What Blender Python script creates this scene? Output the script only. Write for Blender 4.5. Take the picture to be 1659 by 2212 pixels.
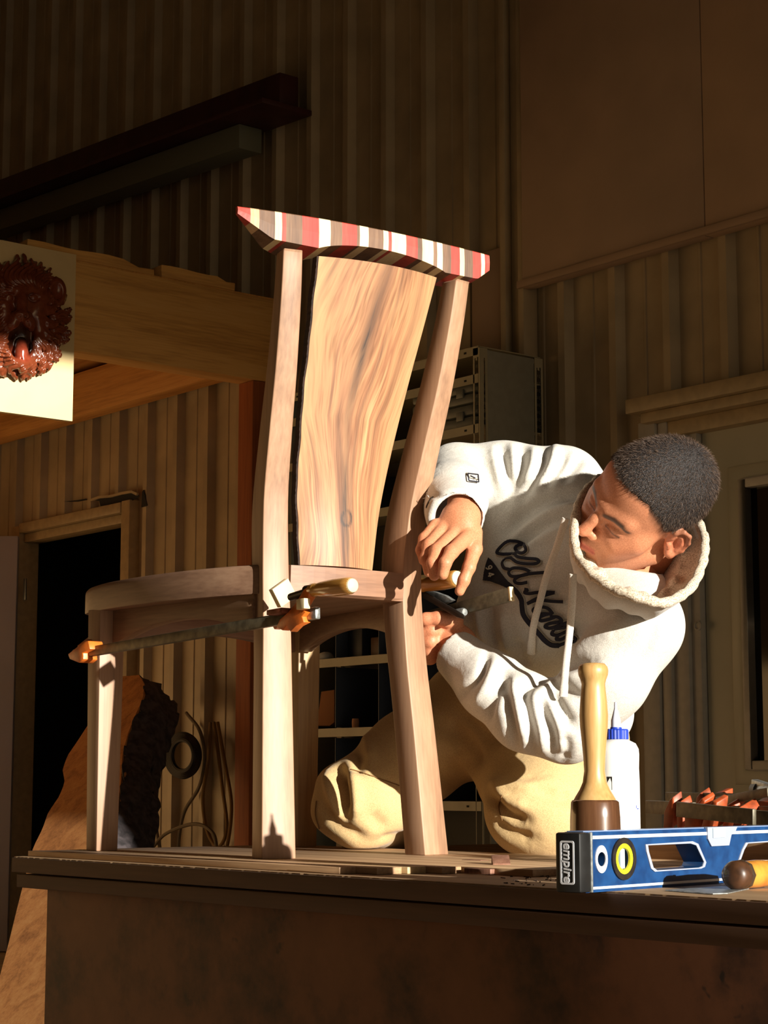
import bpy, bmesh, math, random
import numpy as np
from mathutils import Vector, Matrix
from mathutils.bvhtree import BVHTree
random.seed(4); rng = np.random.default_rng(4)
for o in list(bpy.data.objects): bpy.data.objects.remove(o)
scene = bpy.context.scene; COL = scene.collection
# ------------------------------------------------------------------ camera
W, H, F = 1659.0, 2212.0, 4170.0
HC = 0.817; PITCH = math.radians(8.04)
FW = np.array([-.775, .632, 0.]); FW /= np.linalg.norm(FW)
RT = np.array([FW[1], -FW[0], 0.]); UPV = np.array([0, 0, 1.])
CF = FW*math.cos(PITCH)+UPV*math.sin(PITCH); CU = UPV*math.cos(PITCH)-FW*math.sin(PITCH)
CAM = np.array([0, 0, HC])
cd = bpy.data.cameras.new('camera'); cam = bpy.data.objects.new('camera', cd); COL.objects.link(cam)
cd.sensor_fit = 'VERTICAL'; cd.sensor_height = 24.0; cd.lens = 24.0*F/H
cd.clip_start = .05; cd.clip_end = 200
m = Matrix(((RT[0], CU[0], -CF[0], CAM[0]), (RT[1], CU[1], -CF[1], CAM[1]), (RT[2], CU[2], -CF[2], CAM[2]), (0, 0, 0, 1)))
cam.matrix_world = m; scene.camera = cam
# ------------------------------------------------------------------ light
SUN_EL = math.radians(11.6); SUN_AZ = math.radians(1.0)        # azimuth measured from +X towards +Y
TS = Vector((math.cos(SUN_EL)*math.cos(SUN_AZ), math.cos(SUN_EL)*math.sin(SUN_AZ), math.sin(SUN_EL)))
sd = bpy.data.lights.new('sun', 'SUN'); sun = bpy.data.objects.new('sun', sd); COL.objects.link(sun)
sun.rotation_euler = TS.to_track_quat('Z', 'Y').to_euler(); sun.location = (8, 3, 6)
sd.energy = 9.6; sd.angle = math.radians(.53); sd.color = (1, .94, .83)
wd = bpy.data.worlds.new('sky'); scene.world = wd; wd.use_nodes = True
wn = wd.node_tree.nodes; bgn = wn['Background']
sk = wn.new('ShaderNodeTexSky'); sk.sky_type = 'NISHITA'; sk.sun_disc = False
sk.sun_elevation = SUN_EL; sk.sun_rotation = math.radians(90)-SUN_AZ
wd.node_tree.links.new(sk.outputs[0], bgn.inputs[0]); bgn.inputs[1].default_value = .028
scene.view_settings.view_transform = 'Standard'; scene.view_settings.look = 'None'
scene.view_settings.exposure = 0.0; scene.view_settings.gamma = 1.0; scene.view_settings.use_curve_mapping = False
# ------------------------------------------------------------------ photo pixel -> place
def ray(px, py): return (CF*F+RT*(px-W/2)+CU*(H/2-py))/F
def PD(px, py, d): r = ray(px, py); return CAM+r*(d/(r@FW))      # d: distance along the floor in the view direction
def PZ(px, py, z): r = ray(px, py); return CAM+r*((z-CAM[2])/r[2])
def PY(px, py, Y): r = ray(px, py); return CAM+r*((Y-CAM[1])/r[1])
def PX(px, py, X): r = ray(px, py); return CAM+r*((X-CAM[0])/r[0])
def PPL(px, py, p0, n): r = ray(px, py); return CAM+r*(((np.asarray(p0)-CAM)@np.asarray(n))/(r@np.asarray(n)))
def pj(p): v = np.asarray(p, float)-CAM; z = v@CF; return W/2+F*(v@RT)/z, H/2-F*(v@CU)/z
# ------------------------------------------------------------------ materials
def srgb(c):
    return tuple((x/12.92 if x <= .04045 else ((x+.055)/1.055)**2.4) for x in [v/255. for v in c])+(1.,)
MATS = {}
def newmat(name):
    mt = bpy.data.materials.new(name); mt.use_nodes = True; MATS[name] = mt
    return mt, mt.node_tree.nodes, mt.node_tree.links, mt.node_tree.nodes['Principled BSDF']
def ramp(n, stops, interp='LINEAR'):
    r = n.new('ShaderNodeValToRGB'); r.color_ramp.interpolation = interp
    e = r.color_ramp.elements
    while len(e) < len(stops): e.new(.5)
    for i, (p, c) in enumerate(stops): e[i].position = p; e[i].color = c if len(c) == 4 else srgb(c)
    return r
def plain(name, c, rough=.6, metal=0., noise=0., nscale=30, bump=0., bscale=200, coat=0., spec=.5, c2=None):
    mt, n, l, b = newmat(name); b.inputs['Base Color'].default_value = srgb(c)
    b.inputs['Roughness'].default_value = rough; b.inputs['Metallic'].default_value = metal
    b.inputs['Coat Weight'].default_value = coat; b.inputs['Specular IOR Level'].default_value = spec
    tc = n.new('ShaderNodeTexCoord')
    if noise > 0 or c2:
        nz = n.new('ShaderNodeTexNoise'); nz.inputs['Scale'].default_value = nscale; nz.inputs['Detail'].default_value = 6
        l.new(tc.outputs['Object'], nz.inputs['Vector'])
        cc = c2 if c2 else tuple(max(0, v*(1-noise)) for v in c)
        r = ramp(n, [(.36, cc), (.62, c)]); l.new(nz.outputs['Fac'], r.inputs['Fac']); l.new(r.outputs['Color'], b.inputs['Base Color'])
    if bump > 0:
        nb = n.new('ShaderNodeTexNoise'); nb.inputs['Scale'].default_value = bscale; nb.inputs['Detail'].default_value = 4
        l.new(tc.outputs['Object'], nb.inputs['Vector'])
        bp = n.new('ShaderNodeBump'); bp.inputs['Strength'].default_value = bump; bp.inputs['Distance'].default_value = .002
        l.new(nb.outputs['Fac'], bp.inputs['Height']); l.new(bp.outputs['Normal'], b.inputs['Normal'])
    return mt
def wood(name, dark, mid, light, along='Z', scale=1., rough=.5, distort=3., contrast=1., knots=0., coat=0., fine=.35, rot=(0, 0, 0)):
    mt, n, l, b = newmat(name); b.inputs['Roughness'].default_value = rough; b.inputs['Coat Weight'].default_value = coat
    tc = n.new('ShaderNodeTexCoord'); mp = n.new('ShaderNodeMapping')
    s = {'X': (.055, 1, 1), 'Y': (1, .055, 1), 'Z': (1, 1, .055)}[along]
    mp.inputs['Scale'].default_value = tuple(v*scale for v in s); mp.inputs['Rotation'].default_value = rot
    l.new(tc.outputs['Object'], mp.inputs['Vector'])
    n1 = n.new('ShaderNodeTexNoise'); n1.inputs['Scale'].default_value = 26; n1.inputs['Detail'].default_value = 5; n1.inputs['Distortion'].default_value = distort*.2
    l.new(mp.outputs['Vector'], n1.inputs['Vector'])
    n2 = n.new('ShaderNodeTexNoise'); n2.inputs['Scale'].default_value = 230; n2.inputs['Detail'].default_value = 3
    l.new(mp.outputs['Vector'], n2.inputs['Vector'])
    mx2 = n.new('ShaderNodeMix'); mx2.data_type = 'FLOAT'; mx2.inputs[0].default_value = fine
    l.new(n1.outputs['Fac'], mx2.inputs[2]); l.new(n2.outputs['Fac'], mx2.inputs[3])
    w = .22/contrast
    r = ramp(n, [(max(0, .5-w), dark), (.5, mid), (min(1, .5+w), light)])
    l.new(mx2.outputs[0], r.inputs['Fac']); l.new(r.outputs['Color'], b.inputs['Base Color'])
    bp = n.new('ShaderNodeBump'); bp.inputs['Strength'].default_value = .12; bp.inputs['Distance'].default_value = .001
    l.new(mx2.outputs[0], bp.inputs['Height']); l.new(bp.outputs['Normal'], b.inputs['Normal'])
    return mt
# ------------------------------------------------------------------ mesh collector
class MB:
    def __init__(s): s.v = []; s.f = []
    def add(s, vs, fs):
        k = len(s.v); s.v += [tuple(map(float, v)) for v in vs]; s.f += [tuple(i+k for i in f) for f in fs]; return s
    def box(s, lo, hi):
        x0, y0, z0 = lo; x1, y1, z1 = hi
        return s.add([(x0, y0, z0), (x1, y0, z0), (x1, y1, z0), (x0, y1, z0), (x0, y0, z1), (x1, y0, z1), (x1, y1, z1), (x0, y1, z1)],
                     [(3, 2, 1, 0), (4, 5, 6, 7), (0, 1, 5, 4), (1, 2, 6, 5), (2, 3, 7, 6), (3, 0, 4, 7)])
    def obox(s, c, ax, ay, az):      # centre and three half-axis vectors
        c, ax, ay, az = map(np.asarray, (c, ax, ay, az)); vs = []
        for k in (-1, 1):
            for (i, j) in ((-1, -1), (1, -1), (1, 1), (-1, 1)): vs.append(c+ax*i+ay*j+az*k)
        fs = [(3, 2, 1, 0), (4, 5, 6, 7), (0, 1, 5, 4), (1, 2, 6, 5), (2, 3, 7, 6), (3, 0, 4, 7)]
        if np.dot(np.cross(ax, ay), az) < 0: fs = [f[::-1] for f in fs]
        return s.add(vs, fs)
    def bar(s, a, b, w, t, up=(0, 0, 1)):      # bar from a to b, width along up-ish, thickness sideways
        a, b, up = map(lambda q: np.asarray(q, float), (a, b, up)); d = b-a; L = np.linalg.norm(d); d /= L
        sd_ = np.cross(d, up); sd_ /= np.linalg.norm(sd_); u = np.cross(sd_, d)
        return s.obox((a+b)/2, d*L/2, sd_*t/2, u*w/2)
    def prism(s, pts, off):       # polygon pts (3D) extruded by vector off
        pts = [np.asarray(p, float) for p in pts]; off = np.asarray(off, float); n = len(pts)
        nrm = sum((np.cross(pts[i], pts[(i+1) % n]) for i in range(n)), np.zeros(3))
        fl = nrm@off > 0
        fs = [tuple(range(n))[::-1] if fl else tuple(range(n)), tuple(range(n, 2*n)) if fl else tuple(range(n, 2*n))[::-1]]
        for i in range(n):
            j = (i+1) % n; q = (i, j, j+n, i+n); fs.append(q if fl else q[::-1])
        return s.add(pts+[p+off for p in pts], fs)
    def loft(s, rings, cap=True, closed=True):
        n = len(rings[0]); vs = [p for r in rings for p in r]; fs = []
        for i in range(len(rings)-1):
            for j in range(n if closed else n-1):
                k = (j+1) % n; fs.append((i*n+j, i*n+k, (i+1)*n+k, (i+1)*n+j))
        if cap: fs += [tuple(range(n))[::-1], tuple(range((len(rings)-1)*n, len(rings)*n))]
        return s.add(vs, fs)
    def tube(s, pts, r, n=10, cap=True, flat=1.0, up=None):
        pts = [np.asarray(p, float) for p in pts]; m_ = len(pts); rr = r if hasattr(r, '__len__') else [r]*m_
        t0 = pts[1]-pts[0]; ref = np.array([0, 0, 1.]) if up is None else np.asarray(up, float)
        if abs(t0@ref)/np.linalg.norm(t0)/np.linalg.norm(ref) > .95: ref = np.array([1., 0, 0])
        u = None; rings = []
        for i in range(m_):
            t = pts[min(i+1, m_-1)]-pts[max(i-1, 0)]; t = t/np.linalg.norm(t)
            if u is None: u = np.cross(ref, t)
            u = u-t*(u@t); u /= np.linalg.norm(u); v = np.cross(t, u)
            rings.append([pts[i]+(u*math.cos(a)+v*math.sin(a)*flat)*rr[i] for a in (2*math.pi*k/n for k in range(n))])
        return s.loft(rings, cap)
    def lathe(s, base, axis, prof, n=28):     # prof: (radius, height)
        base = np.asarray(base, float); a = np.asarray(axis, float); a /= np.linalg.norm(a)
        ref = np.array([0, 0, 1.]) if abs(a[2]) < .9 else np.array([1., 0, 0])
        u = np.cross(ref, a); u /= np.linalg.norm(u); v = np.cross(a, u)
        return s.loft([[base+a*h+(u*math.cos(t)+v*math.sin(t))*max(r, 1e-5) for t in (2*math.pi*k/n for k in range(n))] for r, h in prof])
    def mesh(s, name, org=(0, 0, 0), bevel=0, seg=2, smooth=False, ang=40):
        me = bpy.data.meshes.new(name); o = np.asarray(org, float)
        me.from_pydata([tuple(np.asarray(v)-o) for v in s.v], [], s.f)
        bm = bmesh.new(); bm.from_mesh(me)
        bmesh.ops.remove_doubles(bm, verts=bm.verts, dist=1e-6)
        bmesh.ops.recalc_face_normals(bm, faces=bm.faces)
        if bevel > 0:
            es = [e for e in bm.edges if len(e.link_faces) == 2 and e.calc_face_angle(0) > math.radians(30)]
            bmesh.ops.bevel(bm, geom=es, offset=bevel, segments=seg, profile=.5, affect='EDGES', clamp_overlap=True)
        for f_ in bm.faces: f_.smooth = smooth or bevel > 0
        for e in bm.edges:
            if len(e.link_faces) == 2 and e.calc_face_angle(0) > math.radians(ang): e.smooth = False
        bm.to_mesh(me); bm.free(); return me
def link(name, me, mat, root=None):
    o = bpy.data.objects.new(name, me); COL.objects.link(o)
    if mat is not None and len(me.materials) == 0: me.materials.append(mat)
    if root is not None: o.parent = root
    return o
def wloc(o):
    p = np.zeros(3)
    while o is not None: p += np.array(o.location); o = o.parent
    return p
def part(name, mb, mat, root, bevel=0, smooth=False, seg=2, ang=40, label=None):
    o = link(name, mb.mesh(name, wloc(root), bevel, seg, smooth, ang), mat, root)
    if label: o['label'] = label
    return o
def tag(o, label, cat, group=None, kind=None):
    o['label'] = label; o['category'] = cat
    if group: o['group'] = group
    if kind: o['kind'] = kind
    return o
def thing(name, loc, label, cat, group=None):
    o = bpy.data.objects.new(name, None); COL.objects.link(o); o.location = tuple(map(float, loc)); o.empty_display_size = .05
    return tag(o, label, cat, group)
def solo(name, mb, mat, loc, label, cat, group=None, **k):
    o = link(name, mb.mesh(name, loc, **k), mat); o.location = tuple(map(float, loc)); return tag(o, label, cat, group)
def struct(name, mb, mat, label, parent=None, **k):
    o = link(name, mb.mesh(name, (0, 0, 0), **k), mat, parent)
    if parent is None: o['kind'] = 'structure'; o['label'] = label; o['category'] = name.split('_')[0]
    return o
def plate(outlines, M4, depth, bevel=0):     # flat plate with holes: list of 2D loops, first outer; returns MB in world space
    cu = bpy.data.curves.new('tmp', 'CURVE'); cu.dimensions = '2D'; cu.fill_mode = 'BOTH'; cu.extrude = depth/2; cu.bevel_depth = bevel; cu.bevel_resolution = 1
    for lp in outlines:
        sp = cu.splines.new('POLY'); sp.points.add(len(lp)-1); sp.use_cyclic_u = True
        for q, p in zip(sp.points, lp): q.co = (p[0], p[1], 0, 1)
    ob = bpy.data.objects.new('tmp', cu); COL.objects.link(ob); bpy.context.view_layer.update()
    me = ob.evaluated_get(bpy.context.evaluated_depsgraph_get()).to_mesh(); mb = MB()
    vs = [M4@v.co for v in me.vertices]; mb.add([tuple(v) for v in vs], [tuple(p.vertices) for p in me.polygons])
    bpy.data.objects.remove(ob); bpy.data.curves.remove(cu); return mb
def text_mb(txt, size, M4, depth=.0004, shear=0., bold=0.):
    cu = bpy.data.curves.new('tmp', 'FONT'); cu.body = txt; cu.size = size; cu.extrude = depth; cu.align_x = 'CENTER'; cu.align_y = 'CENTER'; cu.shear = shear; cu.offset = bold
    ob = bpy.data.objects.new('tmp', cu); COL.objects.link(ob); bpy.context.view_layer.update()
    me = ob.evaluated_get(bpy.context.evaluated_depsgraph_get()).to_mesh(); mb = MB()
    mb.add([tuple(M4@v.co) for v in me.vertices], [tuple(p.vertices) for p in me.polygons])
    bpy.data.objects.remove(ob); bpy.data.curves.remove(cu); return mb
def frame(o, x, y):
    x = Vector(x).normalized(); y = Vector(y); z = x.cross(y).normalized(); y = z.cross(x)
    return Matrix(((x.x, y.x, z.x, o[0]), (x.y, y.y, z.y, o[1]), (x.z, y.z, z.z, o[2]), (0, 0, 0, 1)))
def rrect(x0, y0, x1, y1, r, n=5):
    out = []
    for cx, cy, a0 in ((x1-r, y1-r, 0), (x0+r, y1-r, 90), (x0+r, y0+r, 180), (x1-r, y0+r, 270)):
        for k in range(n+1):
            a = math.radians(a0+90*k/n); out.append((cx+r*math.cos(a), cy+r*math.sin(a)))
    return out
def circ(cx, cy, r, n=28, ry=None): return [(cx+r*math.cos(2*math.pi*k/n), cy+(ry or r)*math.sin(2*math.pi*k/n)) for k in range(n)]
def spline(pts, n=24):          # Catmull-Rom through points
    p = np.array(pts, float); p = np.vstack([2*p[0]-p[1], p, 2*p[-1]-p[-2]]); out = []
    m_ = len(pts)-1
    for k in range(n+1):
        t = k/n*m_; i = min(int(t), m_-1); t -= i; a, b, c, d = p[i:i+4]
        out.append(.5*((2*b)+(-a+c)*t+(2*a-5*b+4*c-d)*t*t+(-a+3*b-3*c+d)*t**3))
    return np.array(out)
# ================================================================== the building
WY = 4.8
M_siding = plain('painted_siding', (176, 156, 122), .45, noise=.10, nscale=5, bump=.08, bscale=60)
M_panel = plain('upper_panel', (166, 138, 112), .75, noise=.06, nscale=4)
M_conc = plain('concrete', (158, 136, 106), .85, noise=.25, nscale=3, bump=.2, bscale=80)
M_yard = plain('yard_gravel', (146, 120, 88), .95, noise=.2, nscale=2)
M_roof = plain('roof_sheet', (44, 38, 32), .7, noise=.1)
M_inner = plain('inner_wall', (90, 72, 54), .8, noise=.1)
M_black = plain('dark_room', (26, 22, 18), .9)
fl = MB(); fl.box((-9.9, -4, -.2), (3.0, 7.2, 0)); struct('floor', fl, M_conc, 'grey concrete workshop floor below the bench')
g = MB(); g.box((3.0, -30, -.25), (60, 30, -.02)); struct('floor_yard', g, M_yard, 'pale gravel yard outside the open shop door')  # unseen ground added outside so sunlight bounces in through the door
g = MB(); g.box((-9.9, -4, 5.3), (3.1, 7.2, 5.4)); struct('ceiling', g, M_roof, 'dark sheet roof of the workshop')
# ribbed back wall, in pieces round the two doorways
DL0, DL1, DLZ = -8.80, -7.74, 2.09
DR0, DR1, DRZ = -4.43, -3.22, 2.05
PITCHX, RX0 = .252, -11.39
def rib_profile(x0, x1):
    pts = [(x0, 0)]
    k = 0
    while True:
        c = RX0+PITCHX*k; k += 1
        if c > x1+.1: break
        for dx, dy in ((-.030, 0), (-.016, -.036), (.016, -.036), (.030, 0), (.118, 0), (.122, -.004), (.130, -.004), (.134, 0)):
            x = c+dx
            if x0 < x < x1: pts.append((x, dy))
    pts.append((x1, 0)); return pts
wb = MB()
for x0, x1, z0, z1 in ((-9.8, DL0, 0, 5.3), (DL0, DL1, DLZ, 5.3), (DL1, DR0, 0, 5.3), (DR0, DR1, DRZ, 5.3), (DR1, 2.9, 0, 5.3)):
    pr = rib_profile(x0, x1)
    wb.loft([[(x, WY+y, z0) for x, y in pr], [(x, WY+y, z1) for x, y in pr]], cap=False, closed=False)
    wb.add([(x0, WY+.05, z0), (x1, WY+.05, z0), (x1, WY+.05, z1), (x0, WY+.05, z1)], [(0, 1, 2, 3)])
wall = struct('wall_back', wb, M_siding, 'tan ribbed metal siding wall behind the bench')
M_bounce = plain('tan_bounce_wall', (206, 164, 108), .8, noise=.1, nscale=12)  # unseen left wall, brought close and toned tan to bounce warm light
for nm, lo, hi, mt_ in (('wall_left', (-9.9, -4, 0), (-9.8, 4.85, 5.3), M_bounce), ('wall_front', (-9.9, -4.1, 0), (3.1, -4, 5.3), M_inner)):
    g = MB(); g.box(lo, hi); struct(nm, g, mt_, 'side wall of the workshop, out of view')
# end wall with the wide open overhead door the sun comes through
EX = 2.95; OY0, OY1, OZ = -3.2, 4.02, 4.375
g = MB(); g.box((EX, OY1, 0), (EX+.12, 7.2, 5.3)); g.box((EX, -4, 0), (EX+.12, OY0, 5.3)); g.box((EX, OY0, OZ), (EX+.12, OY1, 5.3))
struct('wall_right', g, M_inner, 'end wall with the wide open overhead door')
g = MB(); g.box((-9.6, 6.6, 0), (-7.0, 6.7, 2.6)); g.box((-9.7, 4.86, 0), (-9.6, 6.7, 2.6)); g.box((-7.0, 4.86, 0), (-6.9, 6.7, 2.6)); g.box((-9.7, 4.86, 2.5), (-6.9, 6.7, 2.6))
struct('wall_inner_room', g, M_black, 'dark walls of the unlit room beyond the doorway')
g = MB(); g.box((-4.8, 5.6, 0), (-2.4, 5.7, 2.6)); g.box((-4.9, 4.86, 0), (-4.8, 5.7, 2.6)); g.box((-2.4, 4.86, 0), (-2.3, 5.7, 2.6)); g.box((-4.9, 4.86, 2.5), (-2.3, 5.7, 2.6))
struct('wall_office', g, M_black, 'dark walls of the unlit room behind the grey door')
# upper panels, column, patch
for x0, x1 in ((-4.985, -4.112), (-4.108, -2.9), (-2.896, -1.7)):
    g = MB(); g.box((x0, WY-.085, 2.606), (x1, WY-.04, 5.29)); struct('panel', g, M_panel, '', wall, bevel=.002)
g = MB(); g.box((-5.0, WY-.10, 2.606), (-1.7, WY-.086, 2.632)); struct('panel_lip', g, M_panel, '', wall, bevel=.001)
g = MB(); g.box((-5.115, WY-.075, 0), (-5.085, WY-.005, 5.29)); g.box((-5.085, WY-.045, 0), (-5.02, WY-.005, 5.29)); g.box((-5.02, WY-.075, 0), (-4.99, WY-.005, 5.29))
struct('trim_1', g, M_siding, 'vertical tan steel corner channel beside the upper panel', bevel=.003)
g = MB(); g.box((-5.30, WY-.05, 1.9), (-5.117, WY-.036, 2.80)); struct('patch_sheet', g, M_panel, '', wall, bevel=.002)
g = MB(); g.bar(PY(1462, 872, 4.76), PY(1455, 893, 4.76), .016, .016); struct('conduit_clip', g, plain('clip', (200, 190, 170), .5), '', wall, bevel=.003)
# long dark beam with a pale strip under it, high on the wall
M_beam = plain('red_oxide_steel', (74, 36, 34), .5, noise=.2, nscale=8)
M_pale = plain('pale_strip', (112, 112, 92), .6)
bl, br = PY(-40, 434, 4.62), PY(600, 196, 4.62); bl = np.array(bl); br = np.array(br)
t = thing('steel_beam', bl, 'dark reddish steel beam with a pale strip below, high on the ribbed wall', 'beam')
d = (br-bl)/np.linalg.norm(br-bl)
part('web', MB().obox((bl+br)/2+[0, .06, 0], (br-bl)/2, (0, .05, 0), (0, 0, .085)), M_beam, t, .003)
part('flange', MB().obox((bl+br)/2+[0, 0, -.085]+d*.04, (br-bl)/2+d*.03, (0, .13, 0), (0, 0, .012)), M_beam, t, .003)
part('pale_strip', MB().obox((bl+br)/2+[0, .03, -.155]-d*.12, (br-bl)/2-d*.12, (0, .06, 0), (0, 0, .055)), M_pale, t, .004)
# ------------------------------------------------------------------ left doorway
M_frame = plain('door_frame_paint', (168, 146, 108), .5, noise=.08)
t = MB(); t.box((DL1-.045, WY-.055, 0), (DL1+.03, WY+.06, DLZ+.055)); t.box((DL0+.031, WY-.06, DLZ), (DL1-.046, WY+.06, DLZ+.05))
t.box((DL0+.031, WY-.03, DLZ-.045), (DL1-.046, WY+.06, DLZ-.001)); t.box((DL0-.06, WY-.055, 0), (DL0+.03, WY+.06, DLZ+.04))
struct('door_frame_1', t, M_frame, 'tan metal frame round the dark doorway', bevel=.004)
M_leaf = plain('door_leaf_grey', (176, 168, 170), .55, noise=.04, nscale=4)
hp = np.array([DL0+.10, WY-.085, 0]); tip = np.array([DL0-.50, WY-.78, 0]); dl = (tip-hp)/np.linalg.norm(tip-hp); nl = np.cross(dl, UPV)
dr = struct('door_1', MB().obox(hp+dl*.46+[0, 0, 1.035], dl*.45, nl*.02, (0, 0, 1.03)), M_leaf, 'pale grey door leaf standing open at the left edge', bevel=.003)
struct('hinge', MB().obox(np.array(PY(54, 1273, WY-.072)), (.012, 0, 0), (0, .004, 0), (0, 0, .055)), plain('hinge_steel', (120, 122, 120), .4, .8), '', dr, bevel=.002)
# torn gash above the frame
gy = WY-.042
tear = [(196, 1081), (215, 1074), (240, 1072), (262, 1066), (285, 1062), (297, 1068), (300, 1073), (288, 1080), (262, 1086), (228, 1091), (217, 1093), (214, 1082)]
struct('torn_gap', MB().prism([PY(x, y, gy) for x, y in tear], (0, .004, 0)), M_black, '', wall)
crk = [(137, 1083), (150, 1082), (168, 1080), (186, 1077), (187, 1080), (168, 1083.5), (152, 1084)]
struct('torn_crack', MB().prism([PY(x, y, gy) for x, y in crk], (0, .004, 0)), M_black, '', wall)
tr2 = [(307, 1062), (310, 1058), (318, 1092), (305, 1096)]
struct('torn_gap', MB().prism([PY(x, y, gy) for x, y in tr2], (0, .004, 0)), M_black, '', wall)
lipm = MB()
for i in range(5): lipm.bar(PY(*tear[i], gy-.006), PY(*tear[i+1], gy-.006), .012, .010)
struct('torn_lip', lipm, M_siding, '', wall)
# ------------------------------------------------------------------ right door
M_door = plain('door_grey_green', (176, 172, 150), .4, noise=.05, nscale=3)
M_jamb = plain('jamb_grey', (184, 178, 166), .45, noise=.05)
M_glass = plain('dark_glass', (20, 18, 16), .06, spec=.6)
t = MB(); t.box((DR0-.02, WY-.06, 0), (DR0+.055, WY+.02, DRZ-.02)); t.box((DR0+.06, WY-.05, 0), (DR0+.10, WY+.03, DRZ-.03)); t.box((DR0+.10, WY-.035, 0), (DR0+.165, WY+.04, DRZ-.03)); t.box((DR0+.165, WY-.02, 0), (DR0+.205, WY+.05, DRZ-.03))
struct('door_frame_2', t, M_jamb, 'stepped pale grey jamb of the right door', bevel=.003)
t = MB(); t.box((DR0-.02, WY-.12, DRZ+.005), (DR1+.1, WY+.02, DRZ+.055)); t.box((DR0+.02, WY-.09, DRZ-.03), (DR1+.1, WY+.02, DRZ+.005)); t.box((DR0+.05, WY-.045, DRZ-.08), (DR1+.1, WY+.02, DRZ-.03))
struct('trim_2', t, M_frame, 'tan metal header above the right door', bevel=.003)
dx0 = DR0+.21; yd = WY+.025
gx = PY(1630, 1300, yd)[0]; gz1 = PY(1659, 1050, yd)[2]; gz0 = PY(1645, 1643, yd)[2]; gx1 = gx+.56
M4 = frame((0, yd, 0), (1, 0, 0), (0, 0, 1))
drm = plate([[(dx0, .02), (dx0+.94, .02), (dx0+.94, 1.97), (dx0, 1.97)], [(gx-.03, gz0-.03), (gx-.03, gz1+.03), (gx1+.03, gz1+.03), (gx1+.03, gz0-.03)]], M4, .044)
dr2 = struct('door_2', drm, M_door, 'grey green steel door with a tall window, right edge')
drf = plate([[(gx-.075, gz0-.075), (gx1+.075, gz0-.075), (gx1+.075, gz1+.075), (gx-.075, gz1+.075)], [(gx-.03, gz0-.03), (gx-.03, gz1+.03), (gx1+.03, gz1+.03), (gx1+.03, gz0-.03)]], frame((0, yd-.024, 0), (1, 0, 0), (0, 0, 1)), .006)
struct('window_trim', drf, M_door, '', dr2, bevel=.001)
g = MB()
for lo, hi in (((gx-.03, yd-.035, gz0-.03), (gx, yd+.02, gz1+.03)), ((gx1, yd-.035, gz0-.03), (gx1+.03, yd+.02, gz1+.03)), ((gx, yd-.035, gz0-.03), (gx1, yd+.02, gz0)), ((gx, yd-.035, gz1), (gx1, yd+.02, gz1+.03))): g.box(lo, hi)
struct('window_bead', g, M_jamb, '', dr2, bevel=.004)
g = MB(); g.box((gx, yd-.004, gz0), (gx1, yd+.004, gz1)); struct('pane', g, M_glass, '', dr2)
c = PY(1509, 1352, WY-.022); struct('strike_hole', MB().lathe(c, (0, -1, 0), [(.004, .0), (.016, .0), (.016, .006), (.011, .008), (.010, .004), (.0001, .003)], 20), M_jamb, '', dr2, smooth=True)
# ------------------------------------------------------------------ loft deck: big beam, ledger, joists, post
M_timber = wood('rough_timber', (160, 108, 48), (220, 166, 90), (232, 186, 114), 'Y', .5, .75, 3., .8)
M_timberx = wood('rough_timber_x', (150, 96, 44), (212, 152, 78), (226, 174, 102), 'X', .5, .75, 3., .8)
M_post = wood('orange_post', (120, 60, 24), (158, 84, 36), (176, 102, 50), 'Z', .5, .7, 2.)
BX = -6.45
bm_ = MB(); prof = [(2.2, 2.487), (4.70, 2.487), (4.745, 2.50), (4.765, 2.54), (4.765, 2.845), (2.2, 2.845)]
bm_.prism([(BX, y, z) for y, z in prof], (-.12, 0, 0))
o = link('loft_beam', bm_.mesh('loft_beam', (BX, 3.5, 2.48), .006), M_timber); o.location = (BX, 3.5, 2.48)
tag(o, 'long rough sawn timber beam carrying the loft, behind the lion sign', 'beam')
g = MB(); g.box((-9.79, 4.66, 2.585), (BX-.125, 4.755, 2.80)); solo('loft_ledger', g, M_timberx, (-8, 4.7, 2.58), 'timber ledger fixed along the ribbed wall under the loft', 'beam', bevel=.004)
g = MB(); g.box((-9.79, 4.10, 2.63), (BX-.125, 4.15, 2.83)); solo('loft_joist', g, M_timberx, (-8, 4.1, 2.6), 'timber joist under the loft beside the ledger', 'joist', bevel=.004)
g = MB(); g.box((-9.79, 2.2, 2.832), (BX-.002, 4.77, 2.85)); solo('loft_deck', g, M_timberx, (-8, 3.5, 2.83), 'plywood deck of the loft resting on the beams', 'deck', bevel=.002)
g = MB(); g.box((BX-.11, 4.56, 0), (BX-.005, 4.67, 2.486)); solo('loft_post', g, M_post, (BX-.06, 4.61, 0), 'orange brown timber post standing beneath the end of the loft beam', 'post', bevel=.005)
# loose boards on the beam
for i, (x0, x1, yb, hh, dx) in enumerate(((60, 330, 566, .045, -.06), (345, 500, 592, .05, -.06))):
    a = PX(x0, 0, BX+dx)[1]; b = PX(x1, 0, BX+dx)[1]
    zz = 2.852
    ys = np.linspace(a, b, 9); g = MB()
    g.loft([[(BX+dx-.05, y, zz), (BX+dx+.05, y, zz), (BX+dx+.05+.004*math.sin(9*y), y, zz+hh*(1 if k < 7 else .6)+.004*math.sin(20*y)), (BX+dx-.05, y, zz+hh*(1 if k < 7 else .6))] for k, y in enumerate(ys)])
    solo('loose_board', g, M_timber, (BX+dx, (a+b)/2, zz), ['long thin loose board lying on top of the loft beam', 'short splintered board end lying on the loft beam beside the dark wall'][i], 'board', bevel=.003)
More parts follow.
